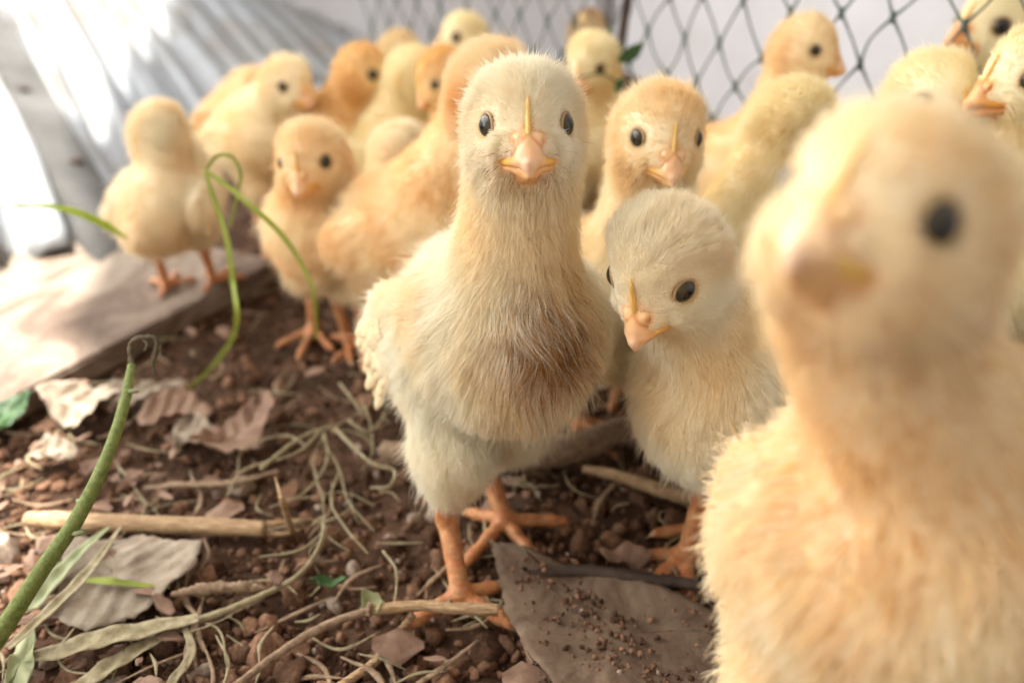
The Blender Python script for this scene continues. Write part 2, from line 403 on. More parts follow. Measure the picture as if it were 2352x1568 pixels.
    Xh = np.concatenate([HF * hs, (Hc * .001)[:, None]], 1)
    place('beak', (BK['u'][0], BK['u'][1], BK['u'][2] * np.array(beakc)), M_beak, Xh, root)
    oa = math.radians(open_); Ry = np.array([[math.cos(oa), 0, math.sin(oa)], [0, 1, 0], [-math.sin(oa), 0, math.cos(oa)]])
    pv = np.array((8, 0, -7)) * .001
    place('lower_beak', ((BK['l'][0] - pv) @ Ry.T + pv, BK['l'][1], BK['l'][2] * np.array(beakc)), M_beak, Xh, root)
    if comb: place('comb', BK['c'], M_beak, Xh, root)
    # ---------------------------------------------------------------- down
    tri = np.concatenate([F[:, [0, 1, 2]], F[:, [0, 2, 3]]])
    tri = tri[~legv[tri].any(1)]
    ar = np.linalg.norm(np.cross(V[tri[:, 1]] - V[tri[:, 0]], V[tri[:, 2]] - V[tri[:, 0]]), axis=1)
    cen = V[tri].mean(1); hd = ((cen - W((4, 0, 0))) ** 2).sum(1) < (19 * hs) ** 2
    ar = ar * np.where(hd, 2.4, 1.0)
    t = R.choice(len(tri), n, p=ar / ar.sum()); uv = R.random((n, 2)); fl_ = uv.sum(1) > 1; uv[fl_] = 1 - uv[fl_]
    P = V[tri[t, 0]] + uv[:, :1] * (V[tri[t, 1]] - V[tri[t, 0]]) + uv[:, 1:] * (V[tri[t, 2]] - V[tri[t, 0]])
    loc = (P - Hc) @ HF / hs                                       # in the head's frame
    keep = np.ones(n, bool)
    for sg in (1, -1): keep &= ((loc - EYE_C * np.array((1, sg, 1)) - np.array(nrm((.42, sg * .90, .03))) * 1.7) ** 2).sum(1) > 2.95 ** 2
    nb = np.abs(loc).max(1) < 24; bdist = np.full(len(P), 9.0); bdist[nb] = np.min([pdist(p, loc[nb]) for p in BKU + BKL], axis=0); keep &= bdist > .12
    P = P[keep]; loc = loc[keep]; bdist = bdist[keep]
    e = .4; G = np.stack([evald([p for p in prims if p['g'] == 0], P + np.eye(3)[i] * e, ks, KC)[0] - evald([p for p in prims if p['g'] == 0], P - np.eye(3)[i] * e, ks, KC)[0] for i in range(3)], 1)
    Nn = G / (np.linalg.norm(G, axis=1, keepdims=True) + 1e-9)
    dist = {}
    for p in prims:
        if p['g']: continue
        d = pdist(p, P); dist[p['tag']] = np.minimum(dist.get(p['tag'], 1e9), d)
    w = {k: np.exp(-np.maximum(d, 0) / 2.6) for k, d in dist.items()}
    ws = sum(w.values()) + 1e-6; w = {k: (v / ws)[:, None] for k, v in w.items()}
    bt = W((15, 0, -1)); hdv = P - bt; hdv /= np.linalg.norm(hdv, axis=1, keepdims=True)
    flow = w['head'] * (hdv + HF[:, 0] * -.5) + w['neck'] * (naxis * 1.2 - Z * .3) + w['breast'] * (-Z * 1.0 - f * .25) + w['torso'] * (-f * .8 - Z * .6) \
        + w['rump'] * (-f * 1.1 - Z * .2) + w['wing'] * (-f * 1.0 - Z * .35) + w['thigh'] * (-Z * 1.1 - f * .15)
    flow += 0.38 * np.stack([vnoise(P, 17, seed + i) for i in range(3)], 1) + .13 * np.stack([vnoise(P, 5, seed + 9 + i) for i in range(3)], 1)
    flow -= (flow * Nn).sum(1, keepdims=True) * Nn
    flow /= np.linalg.norm(flow, axis=1, keepdims=True) + 1e-6
    Ln = (w['head'] * 4.0 + w['neck'] * 3.5 + w['breast'] * 6.0 + w['torso'] * 6.2 + w['rump'] * 7.0 + w['wing'] * 4.6 + w['thigh'] * 5.2)[:, 0]
    face = np.clip((loc[:, 0] - 3) / 8, 0, 1) * (dist['head'] < 1.5); Ln *= (1 - .55 * face) * np.clip(.5 + bdist * .16, 0, 1)
    for sg in (1, -1): Ln *= np.clip((np.linalg.norm(loc - EYE_C * np.array((1, sg, 1)), axis=1) - 2.6) / 5.5, .22, 1)
    for hk in hks: Ln *= np.clip(.38 + (np.linalg.norm(P - hk, axis=1) - 3 * s) / (20 * s), .38, 1)
    Ln *= fl * s * R.uniform(.62, 1.18, len(P)); wild = R.random(len(P)) < wildf; Ln[wild] *= 1.4
    lift = (w['head'] * .95 + w['neck'] * .62 + w['breast'] * .50 + w['torso'] * .50 + w['rump'] * .5 + w['wing'] * .30 + w['thigh'] * .42) * (1 + .35 * (vnoise(P, 7, seed + 30))[:, None])
    lift = lift * (1 - .55 * face[:, None]) + wild[:, None] * .25
    jit = R.normal(size=P.shape) * .17
    d0 = Nn * lift * 1.35 + flow * .7 + jit * .5; d0 /= np.linalg.norm(d0, axis=1, keepdims=True)
    d1 = Nn * lift * .60 + flow * 1.0 + jit; d1 /= np.linalg.norm(d1, axis=1, keepdims=True)
    # locks: strands lean towards the tip of a neighbouring leading strand
    nc = max(60, len(P) // 26); lead = R.choice(len(P), nc, replace=False)
    cell = {}
    g_ = 4.0; key = np.floor(P / g_).astype(int)
    for li in lead: cell.setdefault(tuple(key[li]), []).append(li)
    tip = P + d0 * (Ln * .4)[:, None] + d1 * (Ln * .6)[:, None]
    tgt = np.arange(len(P)); best = np.full(len(P), 1e9)
    for dx in (-1, 0, 1):
        for dy in (-1, 0, 1):
            for dz in (-1, 0, 1):
                kk = key + (dx, dy, dz)
                code = (kk[:, 0] + 2000) * 16000000 + (kk[:, 1] + 2000) * 4000 + kk[:, 2] + 2000
                lk = (key[lead][:, 0] + 2000) * 16000000 + (key[lead][:, 1] + 2000) * 4000 + key[lead][:, 2] + 2000
                od_ = np.argsort(lk); ls = lk[od_]; le_ = lead[od_]
                a0 = np.searchsorted(ls, code, 'left'); a1 = np.searchsorted(ls, code, 'right')
                for j in range(3):
                    ok = a0 + j < a1; cand = le_[np.minimum(a0 + j, len(le_) - 1)]
                    dd = np.where(ok, ((P - P[cand]) ** 2).sum(1), 1e9); up_ = dd < best; best[up_] = dd[up_]; tgt[up_] = cand[up_]
    clump = np.clip((w['breast'] * .50 + w['torso'] * .38 + w['thigh'] * .26 + w['rump'] * .4 + w['wing'] * .62 + w['neck'] * .2 + w['head'] * .06)[:, 0] * R.uniform(.4, 1.1, len(P)), 0, .8)
    clump *= (best < 30) & (~wild)
    P1 = P + d0 * (Ln * .38)[:, None]; P2 = P1 + (d0 * .35 + d1 * .65) * (Ln * .32)[:, None]; P3 = P2 + d1 * (Ln * .32)[:, None]
    T3 = tip[tgt] + (P - P[tgt]) * .25
    P2 = P2 + (T3 - P3) * (clump * .45)[:, None]; P3 = P3 + (T3 - P3) * clump[:, None]
    okk = np.ones(len(P), bool)
    for sg in (1, -1):
        ecw = W(EYE_C * np.array((1, sg, 1)))
        for Q in ((P + P1) / 2, P1, (P1 + P2) / 2, P2, P3): okk &= ((Q - ecw) ** 2).sum(1) > ((EYE_R + .12) * hs) ** 2
    P, P1, P2, P3, Nn, loc, mixw = P[okk], P1[okk], P2[okk], P3[okk], Nn[okk], loc[okk], {k: v[okk] for k, v in w.items()}; w = mixw
    m_ = len(P)
    pos = np.stack([P - Nn * .5, P1, P2, P3], 1).reshape(-1, 3) * .001 - o0
    r0 = rad * R.uniform(.75, 1.25, m_)
    rdd = (np.stack([r0, r0 * .95, r0 * .7, r0 * .18], 1).reshape(-1)) * .001
    # strand colour: the bird's own patchy colouring
    nz = vnoise(P, 26, seed + 3) * .5 + .5
    mixv = np.clip(nz * .75 + R.normal(0, .14, m_) - .05, 0, 1)
    mixv = np.clip(mixv + .25 * w['neck'][:, 0] * (loc[:, 2] < -8) - .2 * w['thigh'][:, 0], 0, 1)[:, None]
    c = ct[0] * (1 - mixv) + ct[1] * mixv
    ear = np.exp(-(((np.abs(loc[:, 1]) - 10) / 4) ** 2 + ((loc[:, 0] + 3) / 3.0) ** 2 + ((loc[:, 2] + 1.5) / 4.5) ** 2))[:, None] * .5
    c = c * (1 - ear) + ct[1] * np.array((.95, .82, .6)) * ear
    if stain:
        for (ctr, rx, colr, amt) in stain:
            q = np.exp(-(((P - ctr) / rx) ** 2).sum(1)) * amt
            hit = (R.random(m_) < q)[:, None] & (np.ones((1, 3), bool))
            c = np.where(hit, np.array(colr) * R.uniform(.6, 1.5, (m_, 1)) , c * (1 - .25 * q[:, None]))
    if stripe:
        q = (np.abs(((P - Hc) @ HF)[:, 1] - 0) < 3.2) | (np.abs(np.abs(((P - Hc) @ HF)[:, 1]) - 8) < 2); c[q] *= (.55, .45, .38)
    c = np.clip(c * R.uniform(.92, 1.04, (m_, 1)), 0, .95)
    cu = bpy.data.hair_curves.new('down'); cu.add_curves([4] * m_)
    cu.attributes['position'].data.foreach_set('vector', pos.astype(np.float32).ravel())
    ra = cu.attributes.get('radius') or cu.attributes.new('radius', 'FLOAT', 'POINT'); ra.data.foreach_set('value', rdd.astype(np.float32))
    ca = cu.attributes.new('col', 'FLOAT_COLOR', 'CURVE'); c4 = np.ones((m_, 4), np.float32); c4[:, :3] = c; ca.data.foreach_set('color', c4.ravel())
    cu.materials.append(M_down)
    ho = bpy.data.objects.new('down', cu); COL.objects.link(ho); ho.parent = root
    # ---------------------------------------------------------------- wing feathers
    for sg in (1, -1):
        if not feathers: continue
        WF = frame_from(by - sg * flare, bp + wp - 4); wf, wl_, wu = WF.T
        wc = B + l * sg * (20.5 + wout) * s - f * 4 * s + up * 1 * s - Z * wingdrop
        vs, fs, cs = [], [], []
        for row in range(3 if feathers > 5 else 1):
            for i in range(feathers):
                q = i / max(feathers - 1, 1)
                r0_ = wc - wf * ((6 if feathers > 5 else 1) - 5 * row) * s + wu * (7 - 15 * q) * s * (1 - .15 * row) + wl_ * sg * ((4.9 if feathers > 5 else 3.6) + .45 * row + .3 * (i % 2)) * s
                ddir = nrm(-wf * 1.0 - wu * (.10 + .42 * q) - wl_ * sg * .06 + R.normal(size=3) * .035)
                ln = (18 - 4.5 * abs(q - .35) - 2.5 * row) * s * R.uniform(.92, 1.08); wd = 2.7 * s
                sd = nrm(np.cross(ddir, wl_ * sg)); nn_ = nrm(np.cross(sd, ddir)) * sg
                b0 = len(vs); nseg = 9
                for a in range(nseg + 1):
                    tt = a / nseg; wv = wd * (math.sin(math.pi * min(tt * .72 + .22, .985)) ** .8)
                    cpt = r0_ + ddir * ln * tt + nn_ * (-1.2 * tt * tt) * s
                    for bq, off in ((-1, 0), (0, .22), (1, 0)):
                        vs.append(cpt + sd * wv * bq + nn_ * off); tone_ = .5 + .5 * math.sin(tt * 30 + i)
                        cs.append(ct[0] * 1.02 * (1 - .25 * (1 - tt)) + ct[1] * .25 * (1 - tt))
                    for bq in (1, 0, -1): vs.append(cpt + sd * wv * bq * .98 - nn_ * .22); cs.append(ct[1])
                for a in range(nseg):
                    for bq in range(6):
                        x0 = b0 + a * 6 + bq; x1 = b0 + a * 6 + (bq + 1) % 6
                        fs.append((x0, x1, x1 + 6, x0 + 6))
                fs.append(tuple(b0 + nseg * 6 + bq for bq in range(6)))
        mesh_obj('wing_feathers', np.array(vs) * .001 - o0, fs, M_feather, root, cols=np.clip(np.array(cs), 0, .95))
    return root, W, B, BF

# ------------------------------------------------------------------ setting: ground
def axis_graded(lo, hi, step, far, nfar):
    c = list(np.arange(lo, hi, step)); k = np.linspace(0, 1, nfar + 1)[1:] ** 3
    return np.array(sorted([lo - far * x for x in k] + c + [hi + far * x for x in k]))
gx = axis_graded(-.34, .30, .0016, 30, 30); gy = axis_graded(.08, .62, .0016, 30, 30)
GX, GY = np.meshgrid(gx, gy, indexing='ij')
def terr(x, y):
    X = np.stack([x, y, np.zeros_like(x)], -1) * 1000
    z = .9 * vnoise(X, 60, 1) + .7 * vnoise(X, 23, 2) + .5 * vnoise(X, 9, 3) + .35 * vnoise(X, 4.5, 4)
    return z * .001 - .0022
GZ = terr(GX, GY)
fall = np.clip(1 - np.maximum(np.maximum(np.abs(GX) - .5, 0), np.maximum(GY - .9, 0)) * 2, 0, 1); GZ = GZ * fall - .003 * (1 - fall)
nx, ny = GX.shape
ii = np.arange(nx * ny).reshape(nx, ny)
gf = np.stack([ii[:-1, :-1], ii[1:, :-1], ii[1:, 1:], ii[:-1, 1:]], -1).reshape(-1, 4)
M_soil = noise_mat('soil', [(.25, (.03, .016, .010)), (.48, (.075, .041, .025)), (.62, (.14, .08, .05)), (.8, (.23, .14, .09))], 55, .95, .0012, 420, 12, spec=.15)
g = mesh_obj('ground', np.stack([GX, GY, GZ], -1).reshape(-1, 3), gf, M_soil); tag(g, kind='structure')

# soil crumbs
def ico(sub):
    import bmesh
    bm = bmesh.new(); bmesh.ops.create_icosphere(bm, subdivisions=sub, radius=1)
    v = np.array([x.co[:] for x in bm.verts]); f = np.array([[q.index for q in p.verts] for p in bm.faces]); bm.free(); return v, f
M_clod = col_mat('crumb_soil', rough=.95, spec=.12, bump=.0007, bscale=1500, vary=.45)
def clods(cnt, size, sub, region, pw=2.2, zoff=.25):
    v0, f0 = ico(sub); variants = []
    for k in range(14):
        d = 1 + .22 * vnoise(v0, 1.9, 50 + k) + .13 * vnoise(v0, .8, 80 + k); vv = v0 * d[:, None]
        for _ in range(8):
            a = nrm(rng.normal(size=3)); c_ = rng.uniform(.45, .8); dd = vv @ a; vv = vv - np.maximum(dd - c_, 0)[:, None] * a * .9
        variants.append(vv)
    Vs, Fs, Cs = [], [], []; off = 0
    for i in range(cnt):
        x, y = region(); sz = (size[0] + (size[1] - size[0]) * rng.random() ** pw) * .001
        A = np.linalg.qr(rng.normal(size=(3, 3)))[0] * (sz * rng.uniform(.7, 1.2, 3) * np.array((1, 1, .8)))[None, :]
        p = variants[rng.integers(14)] @ A.T
        z = (.0072 + sz * .3) if zoff > 5 else float(terr(np.array(x), np.array(y))) + sz * zoff
        Vs.append(p + (x, y, z)); Fs.append(f0 + off); off += len(v0)
        t = rng.random(); base = np.array((.075, .038, .022)) * (1 - t) + np.array((.33, .185, .115)) * t
        if rng.random() < .05: base = np.array((.42, .33, .26))
        Cs.append(np.tile(base * rng.uniform(.8, 1.2), (len(v0), 1)))
    return np.concatenate(Vs), np.concatenate(Fs), np.concatenate(Cs)
def reg_near():
    while True:
        u, v = rng.uniform(-60, 2420), 560 + 1080 * rng.random() ** .8
        p = gp(u, v)
        return p[0], p[1]
def reg_area():
    return rng.uniform(-.28, .30), rng.uniform(.11, .60)
from_stone = None
def reg_stone():
    while True:
        u, v = rng.uniform(1170, 1800), rng.uniform(1265, 1600)
        p = gp(u, v, .006)
        if u > 1160 + (v - 1300) * .30 and v > 1235 + (u - 1130) * .22 and vnoise(np.array([[p[0], p[1], 0]]) * 1000, 22, 77)[0] + rng.normal() * .9 > .25: return p[0], p[1]
parts_ = [clods(650, (.3, 1.5), 1, reg_stone, 2.2, 6.0), clods(9000, (.4, 1.7), 1, reg_near), clods(2300, (1.4, 4.0), 2, reg_near, 2.5), clods(190, (4, 8), 3, reg_near, 2.2, .1), clods(3500, (.8, 3), 1, reg_area)]
off = 0; VV, FF, CC = [], [], []
for a, b, c in parts_: VV.append(a); FF.append(b + off); CC.append(c); off += len(a)
g = mesh_obj('soil_crumbs', np.concatenate(VV), np.concatenate(FF), M_clod, cols=np.clip(np.concatenate(CC), 0, 1), smooth=True)
tag(g, 'loose reddish brown crumbs of soil lying over the ground', 'soil crumbs', kind='stuff')

# ------------------------------------------------------------------ corrugated sheet leaning along one side
d_ = nrm(ray(-400, -1000)); al = math.radians(5); b_ = np.array([math.sin(al), math.cos(al), 0.0])
n_ = nrm(np.cross(b_, d_)); n_ = n_ if n_[2] > 0 else -n_
e_ = nrm(np.cross(n_, d_)); e_ = e_ if e_[0] > 0 else -e_      # across the ridges
P0 = gp(262, 602)
def on_sheet(u, v, off=0.0):
    r = ray(u, v); return CAM + r * (((P0 + n_ * off - CAM) @ n_) / (r @ n_))
def corr(t):
    x = (t / .036) % 1.0
    return .0065 * (np.clip(np.sin(2 * np.pi * x) * 1.6, -1, 1)) + .0011 * np.sin(2 * np.pi * t / .0137)
cutA, cutB = on_sheet(-80, 570), on_sheet(190, 606)
S_ = np.linspace(-.25, 3.6, 200); Tt = np.linspace(-1.1, 1.35, 1000)
SS, TT = np.meshgrid(S_, Tt, indexing='ij')
sv = P0 + SS[..., None] * d_ + TT[..., None] * e_ + corr(TT)[..., None] * n_ + (.0012 * np.sin(SS * 21 + TT * 9))[..., None] * n_
iq = np.arange(SS.size).reshape(SS.shape)
qf = np.stack([iq[:-1, :-1], iq[1:, :-1], iq[1:, 1:], iq[:-1, 1:]], -1).reshape(-1, 4)
cenq = sv.reshape(-1, 3)[qf].mean(1)
keepq = cenq[:, 2] > .004
cd2 = nrm(cutB - cutA); nin = np.cross(n_, cd2); nin = nin if nin @ d_ > 0 else -nin
rel = cenq - cutA
keepq &= ((rel @ nin) > 0) | ((cenq - cutB) @ e_ > 0)
keepq &= cenq[:, 1] < 2.6
m, nt, N, L, P = newmat('galvanised_sheet'); M_sheet = m
tc = N.new('ShaderNodeTexCoord'); n1 = N.new('ShaderNodeTexNoise'); n1.inputs['Scale'].default_value = 9; n1.inputs['Detail'].default_value = 9
L.new(tc.outputs['Object'], n1.inputs['Vector'])
r1 = ramp(N, [(.32, (.17, .14, .11)), (.45, (.19, .19, .185)), (.56, (.235, .25, .27)), (.75, (.29, .315, .35))]); L.new(n1.outputs['Fac'], r1.inputs[0])
L.new(r1.outputs[0], P.inputs['Base Color']); P.inputs['Metallic'].default_value = .15; P.inputs['Roughness'].default_value = .55
sh = mesh_obj('corrugated_sheet', sv.reshape(-1, 3), qf[keepq], M_sheet)
sd = sh.modifiers.new('thick', 'SOLIDIFY'); sd.thickness = .0012; sd.offset = -1
tag(sh, 'pale grey corrugated metal sheet sloping up behind the chicks', 'metal sheet')

def slab_from(name, top, thick, direction, mat, seg=1):
    """a slab: top polygon corners, thickness along -direction, bevelled"""
    import bmesh
    bm = bmesh.new(); nd = nrm(direction)
    a = [bm.verts.new(p) for p in top]; b = [bm.verts.new(np.array(p) - nd * thick) for p in top]
    bm.faces.new(a); bm.faces.new(b[::-1]); k = len(a)
    for i in range(k): bm.faces.new((a[i], b[i], b[(i + 1) % k], a[(i + 1) % k]))
    bmesh.ops.recalc_face_normals(bm, faces=bm.faces[:])
    bmesh.ops.bevel(bm, geom=bm.edges[:], offset=thick * .12, segments=2, affect='EDGES')
    me = bpy.data.meshes.new(name); bm.to_mesh(me); bm.free(); me.materials.append(mat)
    o = bpy.data.objects.new(name, me); COL.objects.link(o); return o
M_post = noise_mat('weathered_shaded_wood', [(.3, (.05, .048, .045)), (.5, (.10, .098, .095)), (.7, (.16, .157, .153))], 14, .85, .001, 60, 8, stretch=(1, 1, 1))  # grey wood, darkened so the colour stands in for a shaded face
q = [on_sheet(-160, -170, .012), on_sheet(-160, -125, .012)]
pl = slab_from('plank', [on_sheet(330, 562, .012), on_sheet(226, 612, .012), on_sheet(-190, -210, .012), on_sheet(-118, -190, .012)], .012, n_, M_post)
tag(pl, 'weathered grey plank with shade put in its colour, lying up the corrugated sheet, with dark nail marks', 'plank')
def disc(name, c, nd, r, t, mat, parent):
    a = nrm(np.cross(nd, (0, 0, 1))); b = np.cross(nd, a); k = 16
    v = [c + (a * math.cos(2 * math.pi * i / k) + b * math.sin(2 * math.pi * i / k)) * r for i in range(k)]
    v += [p + nd * t for p in v]; v.append(c + nd * t * 1.5)
    f = [(i, (i + 1) % k, k + (i + 1) % k, k + i) for i in range(k)] + [(k + i, k + (i + 1) % k, 2 * k) for i in range(k)]
    return mesh_obj(name, np.array(v), f, mat, parent)
M_rust = noise_mat('rusty_nail', [(.3, (.03, .02, .015)), (.7, (.09, .06, .045))], 400, .8)
for (u, v) in ((52, 205), (175, 372)): disc('nail', on_sheet(u, v, .0121), n_, .0045, .0012, M_rust, pl)

# board on the ground
M_board = noise_mat('worn_board', [(.25, (.085, .05, .032)), (.44, (.15, .103, .075)), (.55, (.235, .18, .138)), (.7, (.31, .255, .205))], 34, .8, .0008, 120, 12, 1.2, stretch=(1.0, .5, 1))
A0, A1 = gp(-260, 1062, .010), gp(640, 596, .010)
bw = nrm(np.array([-(A1 - A0)[1], (A1 - A0)[0], 0])); bw = bw if bw[0] < 0 else -bw
bd = slab_from('board', [A0, A1, A1 + bw * .17, A0 + bw * .20], .011, (0, 0, 1), M_board)
tag(bd, 'flat stained brown board on the ground below the metal sheet', 'board')
# dark tarp strip under the sheet's raised edge is simply the shaded ground

# ------------------------------------------------------------------ wall and net beyond
M_wall = noise_mat('white_plaster', [(.28, (.44, .37, .35)), (.42, (.57, .55, .56)), (.6, (.62, .61, .63)), (.8, (.65, .65, .68))], 7, .9, .002, 40, 10)
Wa, Wb = np.array((.42, -.35, 0)), np.array((.115, 1.12, 0))
wd_ = nrm(Wb - Wa); wn_ = np.array((wd_[1], -wd_[0], 0))
def wall(name, a, b, h, th, label):
    nn_ = nrm(np.cross(b - a, (0, 0, 1)))
    o = slab_from(name, [a - (0, 0, .05), b - (0, 0, .05), b + (0, 0, h), a + (0, 0, h)], th, -nn_, M_wall); tag(o, label, 'wall'); return o
wall('wall', Wa, Wb, 1.15, .08, 'white plastered wall running behind the net')
wall('wall', Wb + (-.8, .25, 0), Wb + (.02, .02, 0), .36, .08, 'grey white wall closing the far end of the pen')

def tube(path, rad, k=8, flat=1.0, twist=0.0, upv=(0, 0, 1), caps=True, bumpy=0.0, seed=0):
    path = np.array(path, float); m_ = len(path)
    rad = np.interp(np.linspace(0, 1, m_), np.linspace(0, 1, len(rad)), rad) if np.ndim(rad) else np.full(m_, rad)
    R = np.random.default_rng(seed)
    V, F = [], []; tprev = None
    a = None
    for i in range(m_):
        t = nrm(path[min(i + 1, m_ - 1)] - path[max(i - 1, 0)])
        if a is None: a = nrm(np.cross(t, upv) if abs(t @ np.array(upv)) < .95 else np.cross(t, (1, 0, 0)))
        else: a = nrm(a - (a @ t) * t)
        b = np.cross(t, a)
        for j in range(k):
            th = 2 * math.pi * j / k + twist * i
            rr = rad[i] * (1 + bumpy * R.normal())
            V.append(path[i] + a * math.cos(th) * rr + b * math.sin(th) * rr * flat)
    for i in range(m_ - 1):
        for j in range(k): F.append((i * k + j, i * k + (j + 1) % k, (i + 1) * k + (j + 1) % k, (i + 1) * k + j))
    if caps: F.append(tuple(range(k))[::-1]); F.append(tuple((m_ - 1) * k + j for j in range(k)))
    return V, F
def bez(pts, n=40):
    """smooth curve through points (Catmull-Rom)"""
    p = [np.array(x, float) for x in pts]; p = [2 * p[0] - p[1]] + p + [2 * p[-1] - p[-2]]; out = []
    segs = len(p) - 3; per = max(2, n // segs)
    for i in range(segs):
        for t in np.linspace(0, 1, per, endpoint=False):
            a, b, c, d = p[i:i + 4]; out.append(.5 * ((2 * b) + (-a + c) * t + (2*a - 5*b + 4*c - d) * t*t + (-a + 3*b - 3*c + d) * t**3))
    out.append(p[-2]); return np.array(out)
def merge(lst):
    V, F, o = [], [], 0
    for v, f in lst: V += list(v); F += [tuple(x + o for x in q) for q in f]; o += len(v)
    return np.array(V), F
M_net = noise_mat('net_cord', [(.3, (.05, .08, .075)), (.7, (.13, .17, .16))], 300, .8)
def net(p0, p1, zt, cw, chh, label, sag=.002):
    dv = nrm(p1 - p0); Ln = np.linalg.norm(p1 - p0); nxn = int(Ln / cw) + 1; nzn = int(zt / (chh / 2)) + 1
    nodes = {}
    R = np.random.default_rng(5)
    for j in range(nzn):
        for i in range(nxn):
            x = (i + (.5 if j % 2 else 0)) * cw
            nodes[(i, j)] = p0 + dv * x + np.array((0, 0, j * chh / 2)) + R.normal(size=3) * .0011 + np.cross(dv, (0, 0, 1)) * sag * math.sin(i * .9 + j * .6)
    L_ = []
    for (i, j), p in nodes.items():
        for di in ((0, -1) if j % 2 == 0 else (0, 1)):
            q = nodes.get((i + di, j + 1))
            if q is None: continue
            mid = (p + q) / 2 + R.normal(size=3) * .0007 - np.array((0, 0, .0006))
            L_.append(tube(bez([p, mid, q], 8), [.0007, .00045, .00045, .0007], 5, caps=False))
        e1 = p - np.array((0, 0, .0023)); e2 = p + np.array((0, 0, .0023))
        L_.append(tube([e1, (e1 + p) / 2, p, (e2 + p) / 2, e2], [.0005, .0010, .0013, .0010, .0005], 6))
    V, F = merge(L_); o = mesh_obj('net', V, F, M_net); tag(o, label, 'net', kind=None); return o
NP = np.array((.057, .43, 0)); NE = np.array((.145, .32, 0)) + nrm((.635, -.772, 0)) * .22
net(NP, NE, .30, .0225, .0345, 'dark green diamond mesh net in front of the white wall')
net(NP, np.array((-.10, .60, 0)), .30, .0225, .0345, 'mesh net panel turning away beyond the dark stake')
M_stick = noise_mat('dark_stick', [(.3, (.03, .02, .015)), (.7, (.09, .06, .045))], 90, .85, .0006, 300)
st = at(1425, 118, .42); st2 = at(1462, -120, .42)
V, F = tube(bez([np.array((st[0] - .003, st[1], -.01)), (st[0], st[1], .06), st, st2, st2 + (st2 - st) * .8], 40), [.0026, .0024, .0022], 10, bumpy=.06)
o = mesh_obj('stake', V, F, M_stick); tag(o, 'thin dark wooden stake where the two net panels meet', 'stake')

# ------------------------------------------------------------------ overhead cover added out of view, outline shaped to cast the shade
RH = 1.3
offv = SUN * (RH / SUN[2])
M_shade_cover = noise_mat('shade_cover_pale', [(.3, (.62, .61, .59)), (.7, (.76, .76, .75))], 12, .9, .001, 80)
sh_pts = [gp(120, 2600), gp(-20, 1580), gp(110, 1440), gp(80, 1330), gp(250, 1240), gp(170, 1130), gp(200, 1060), gp(310, 990), gp(270, 900), gp(160, 745, .01), gp(232, 655, .01), on_sheet(226, 560, .02), on_sheet(196, 318), on_sheet(268, 292), on_sheet(284, 205),
          on_sheet(360, 110), on_sheet(412, 28), on_sheet(330, -160)]     # where the shade ends on the ground, the board and the sheet
edge = [p + SUN * ((RH - p[2]) / SUN[2]) for p in sh_pts]
ye = edge[-1]
poly = [(edge[0][0] - .1, -2.0, RH)] + [tuple(p) for p in edge] + [(ye[0], max(ye[1] + .1, 1.25), RH), (2.2, 1.3, RH), (2.2, -2.0, RH)]
def prism(name, poly, th, mat):
    k = len(poly); v = [np.array(p) for p in poly] + [np.array(p) - (0, 0, th) for p in poly]
    f = [tuple(range(k)), tuple(range(2 * k - 1, k - 1, -1))] + [(i, k + i, k + (i + 1) % k, (i + 1) % k) for i in range(k)]
    return mesh_obj(name, np.array(v), f, mat, smooth=False)
bw_ = slab_from('light_block_wall', [(-1.5, -.42, -.05), (2.2, -.42, -.05), (2.2, -.42, 1.28), (-1.5, -.42, 1.28)], .04, (0, 1, 0), noise_mat('light_block_grey', [(.3, (.34, .32, .30)), (.7, (.46, .45, .43))], 9, .9))  # unseen wall added to cut the sky light from the camera side
tag(bw_, 'pale unseen wall added behind the camera to block light', 'wall')
o = prism('shade_cover', poly, .01, M_shade_cover); tag(o, 'pale unseen cover added overhead to shade the chicks, edge shaped to the shade line', 'shade_cover')

exec_objects = True
# ------------------------------------------------------------------ things on the ground
def g3(u, v, z=0.0): return gp(u, v, z)
M_green = noise_mat('green_stem', [(.3, (.10, .15, .02)), (.5, (.19, .25, .045)), (.68, (.28, .30, .08)), (.8, (.36, .27, .12))], 800, .5, .0007, 1900, 8, spec=.5)
M_straw = noise_mat('dry_straw', [(.3, (.15, .085, .04)), (.45, (.34, .21, .11)), (.55, (.46, .31, .17)), (.72, (.70, .54, .33))], 1600, .7, .0009, 700, 8, stretch=(.1, 1, 1))
M_twig = noise_mat('twig_bark', [(.25, (.15, .09, .055)), (.5, (.28, .19, .12)), (.75, (.45, .34, .22))], 500, .85, .0007, 600)
M_drygrass = noise_mat('dry_grass', [(.25, (.20, .16, .085)), (.5, (.38, .32, .19)), (.75, (.58, .50, .33))], 400, .7, .0003, 900, trans=.2)
M_blade = noise_mat('grass_blade', [(.25, (.22, .27, .03)), (.5, (.36, .43, .06)), (.75, (.50, .55, .14))], 90, .5, .0002, 900, trans=.35)
M_blade_lit = noise_mat('blade_painted_sunlit', [(.25, (.30, .40, .02)), (.5, (.42, .54, .03)), (.75, (.52, .60, .07))], 90, .5, .0002, 900, trans=.35)  # brighter copy of the blade green, sunlight put into the colour
M_leafgrey = noise_mat('dead_leaf', [(.2, (.14, .10, .07)), (.42, (.27, .21, .155)), (.6, (.37, .31, .24)), (.8, (.43, .36, .28))], 170, .8, .0008, 260, 12, spec=.2)
M_leafbrown = noise_mat('brown_leaf', [(.25, (.14, .08, .055)), (.5, (.26, .16, .11)), (.75, (.37, .25, .18))], 70, .8, .0008, 300)
M_leafgreen = noise_mat('green_leaf', [(.3, (.025, .065, .02)), (.7, (.07, .15, .04))], 90, .45, .0003, 500, trans=.25)
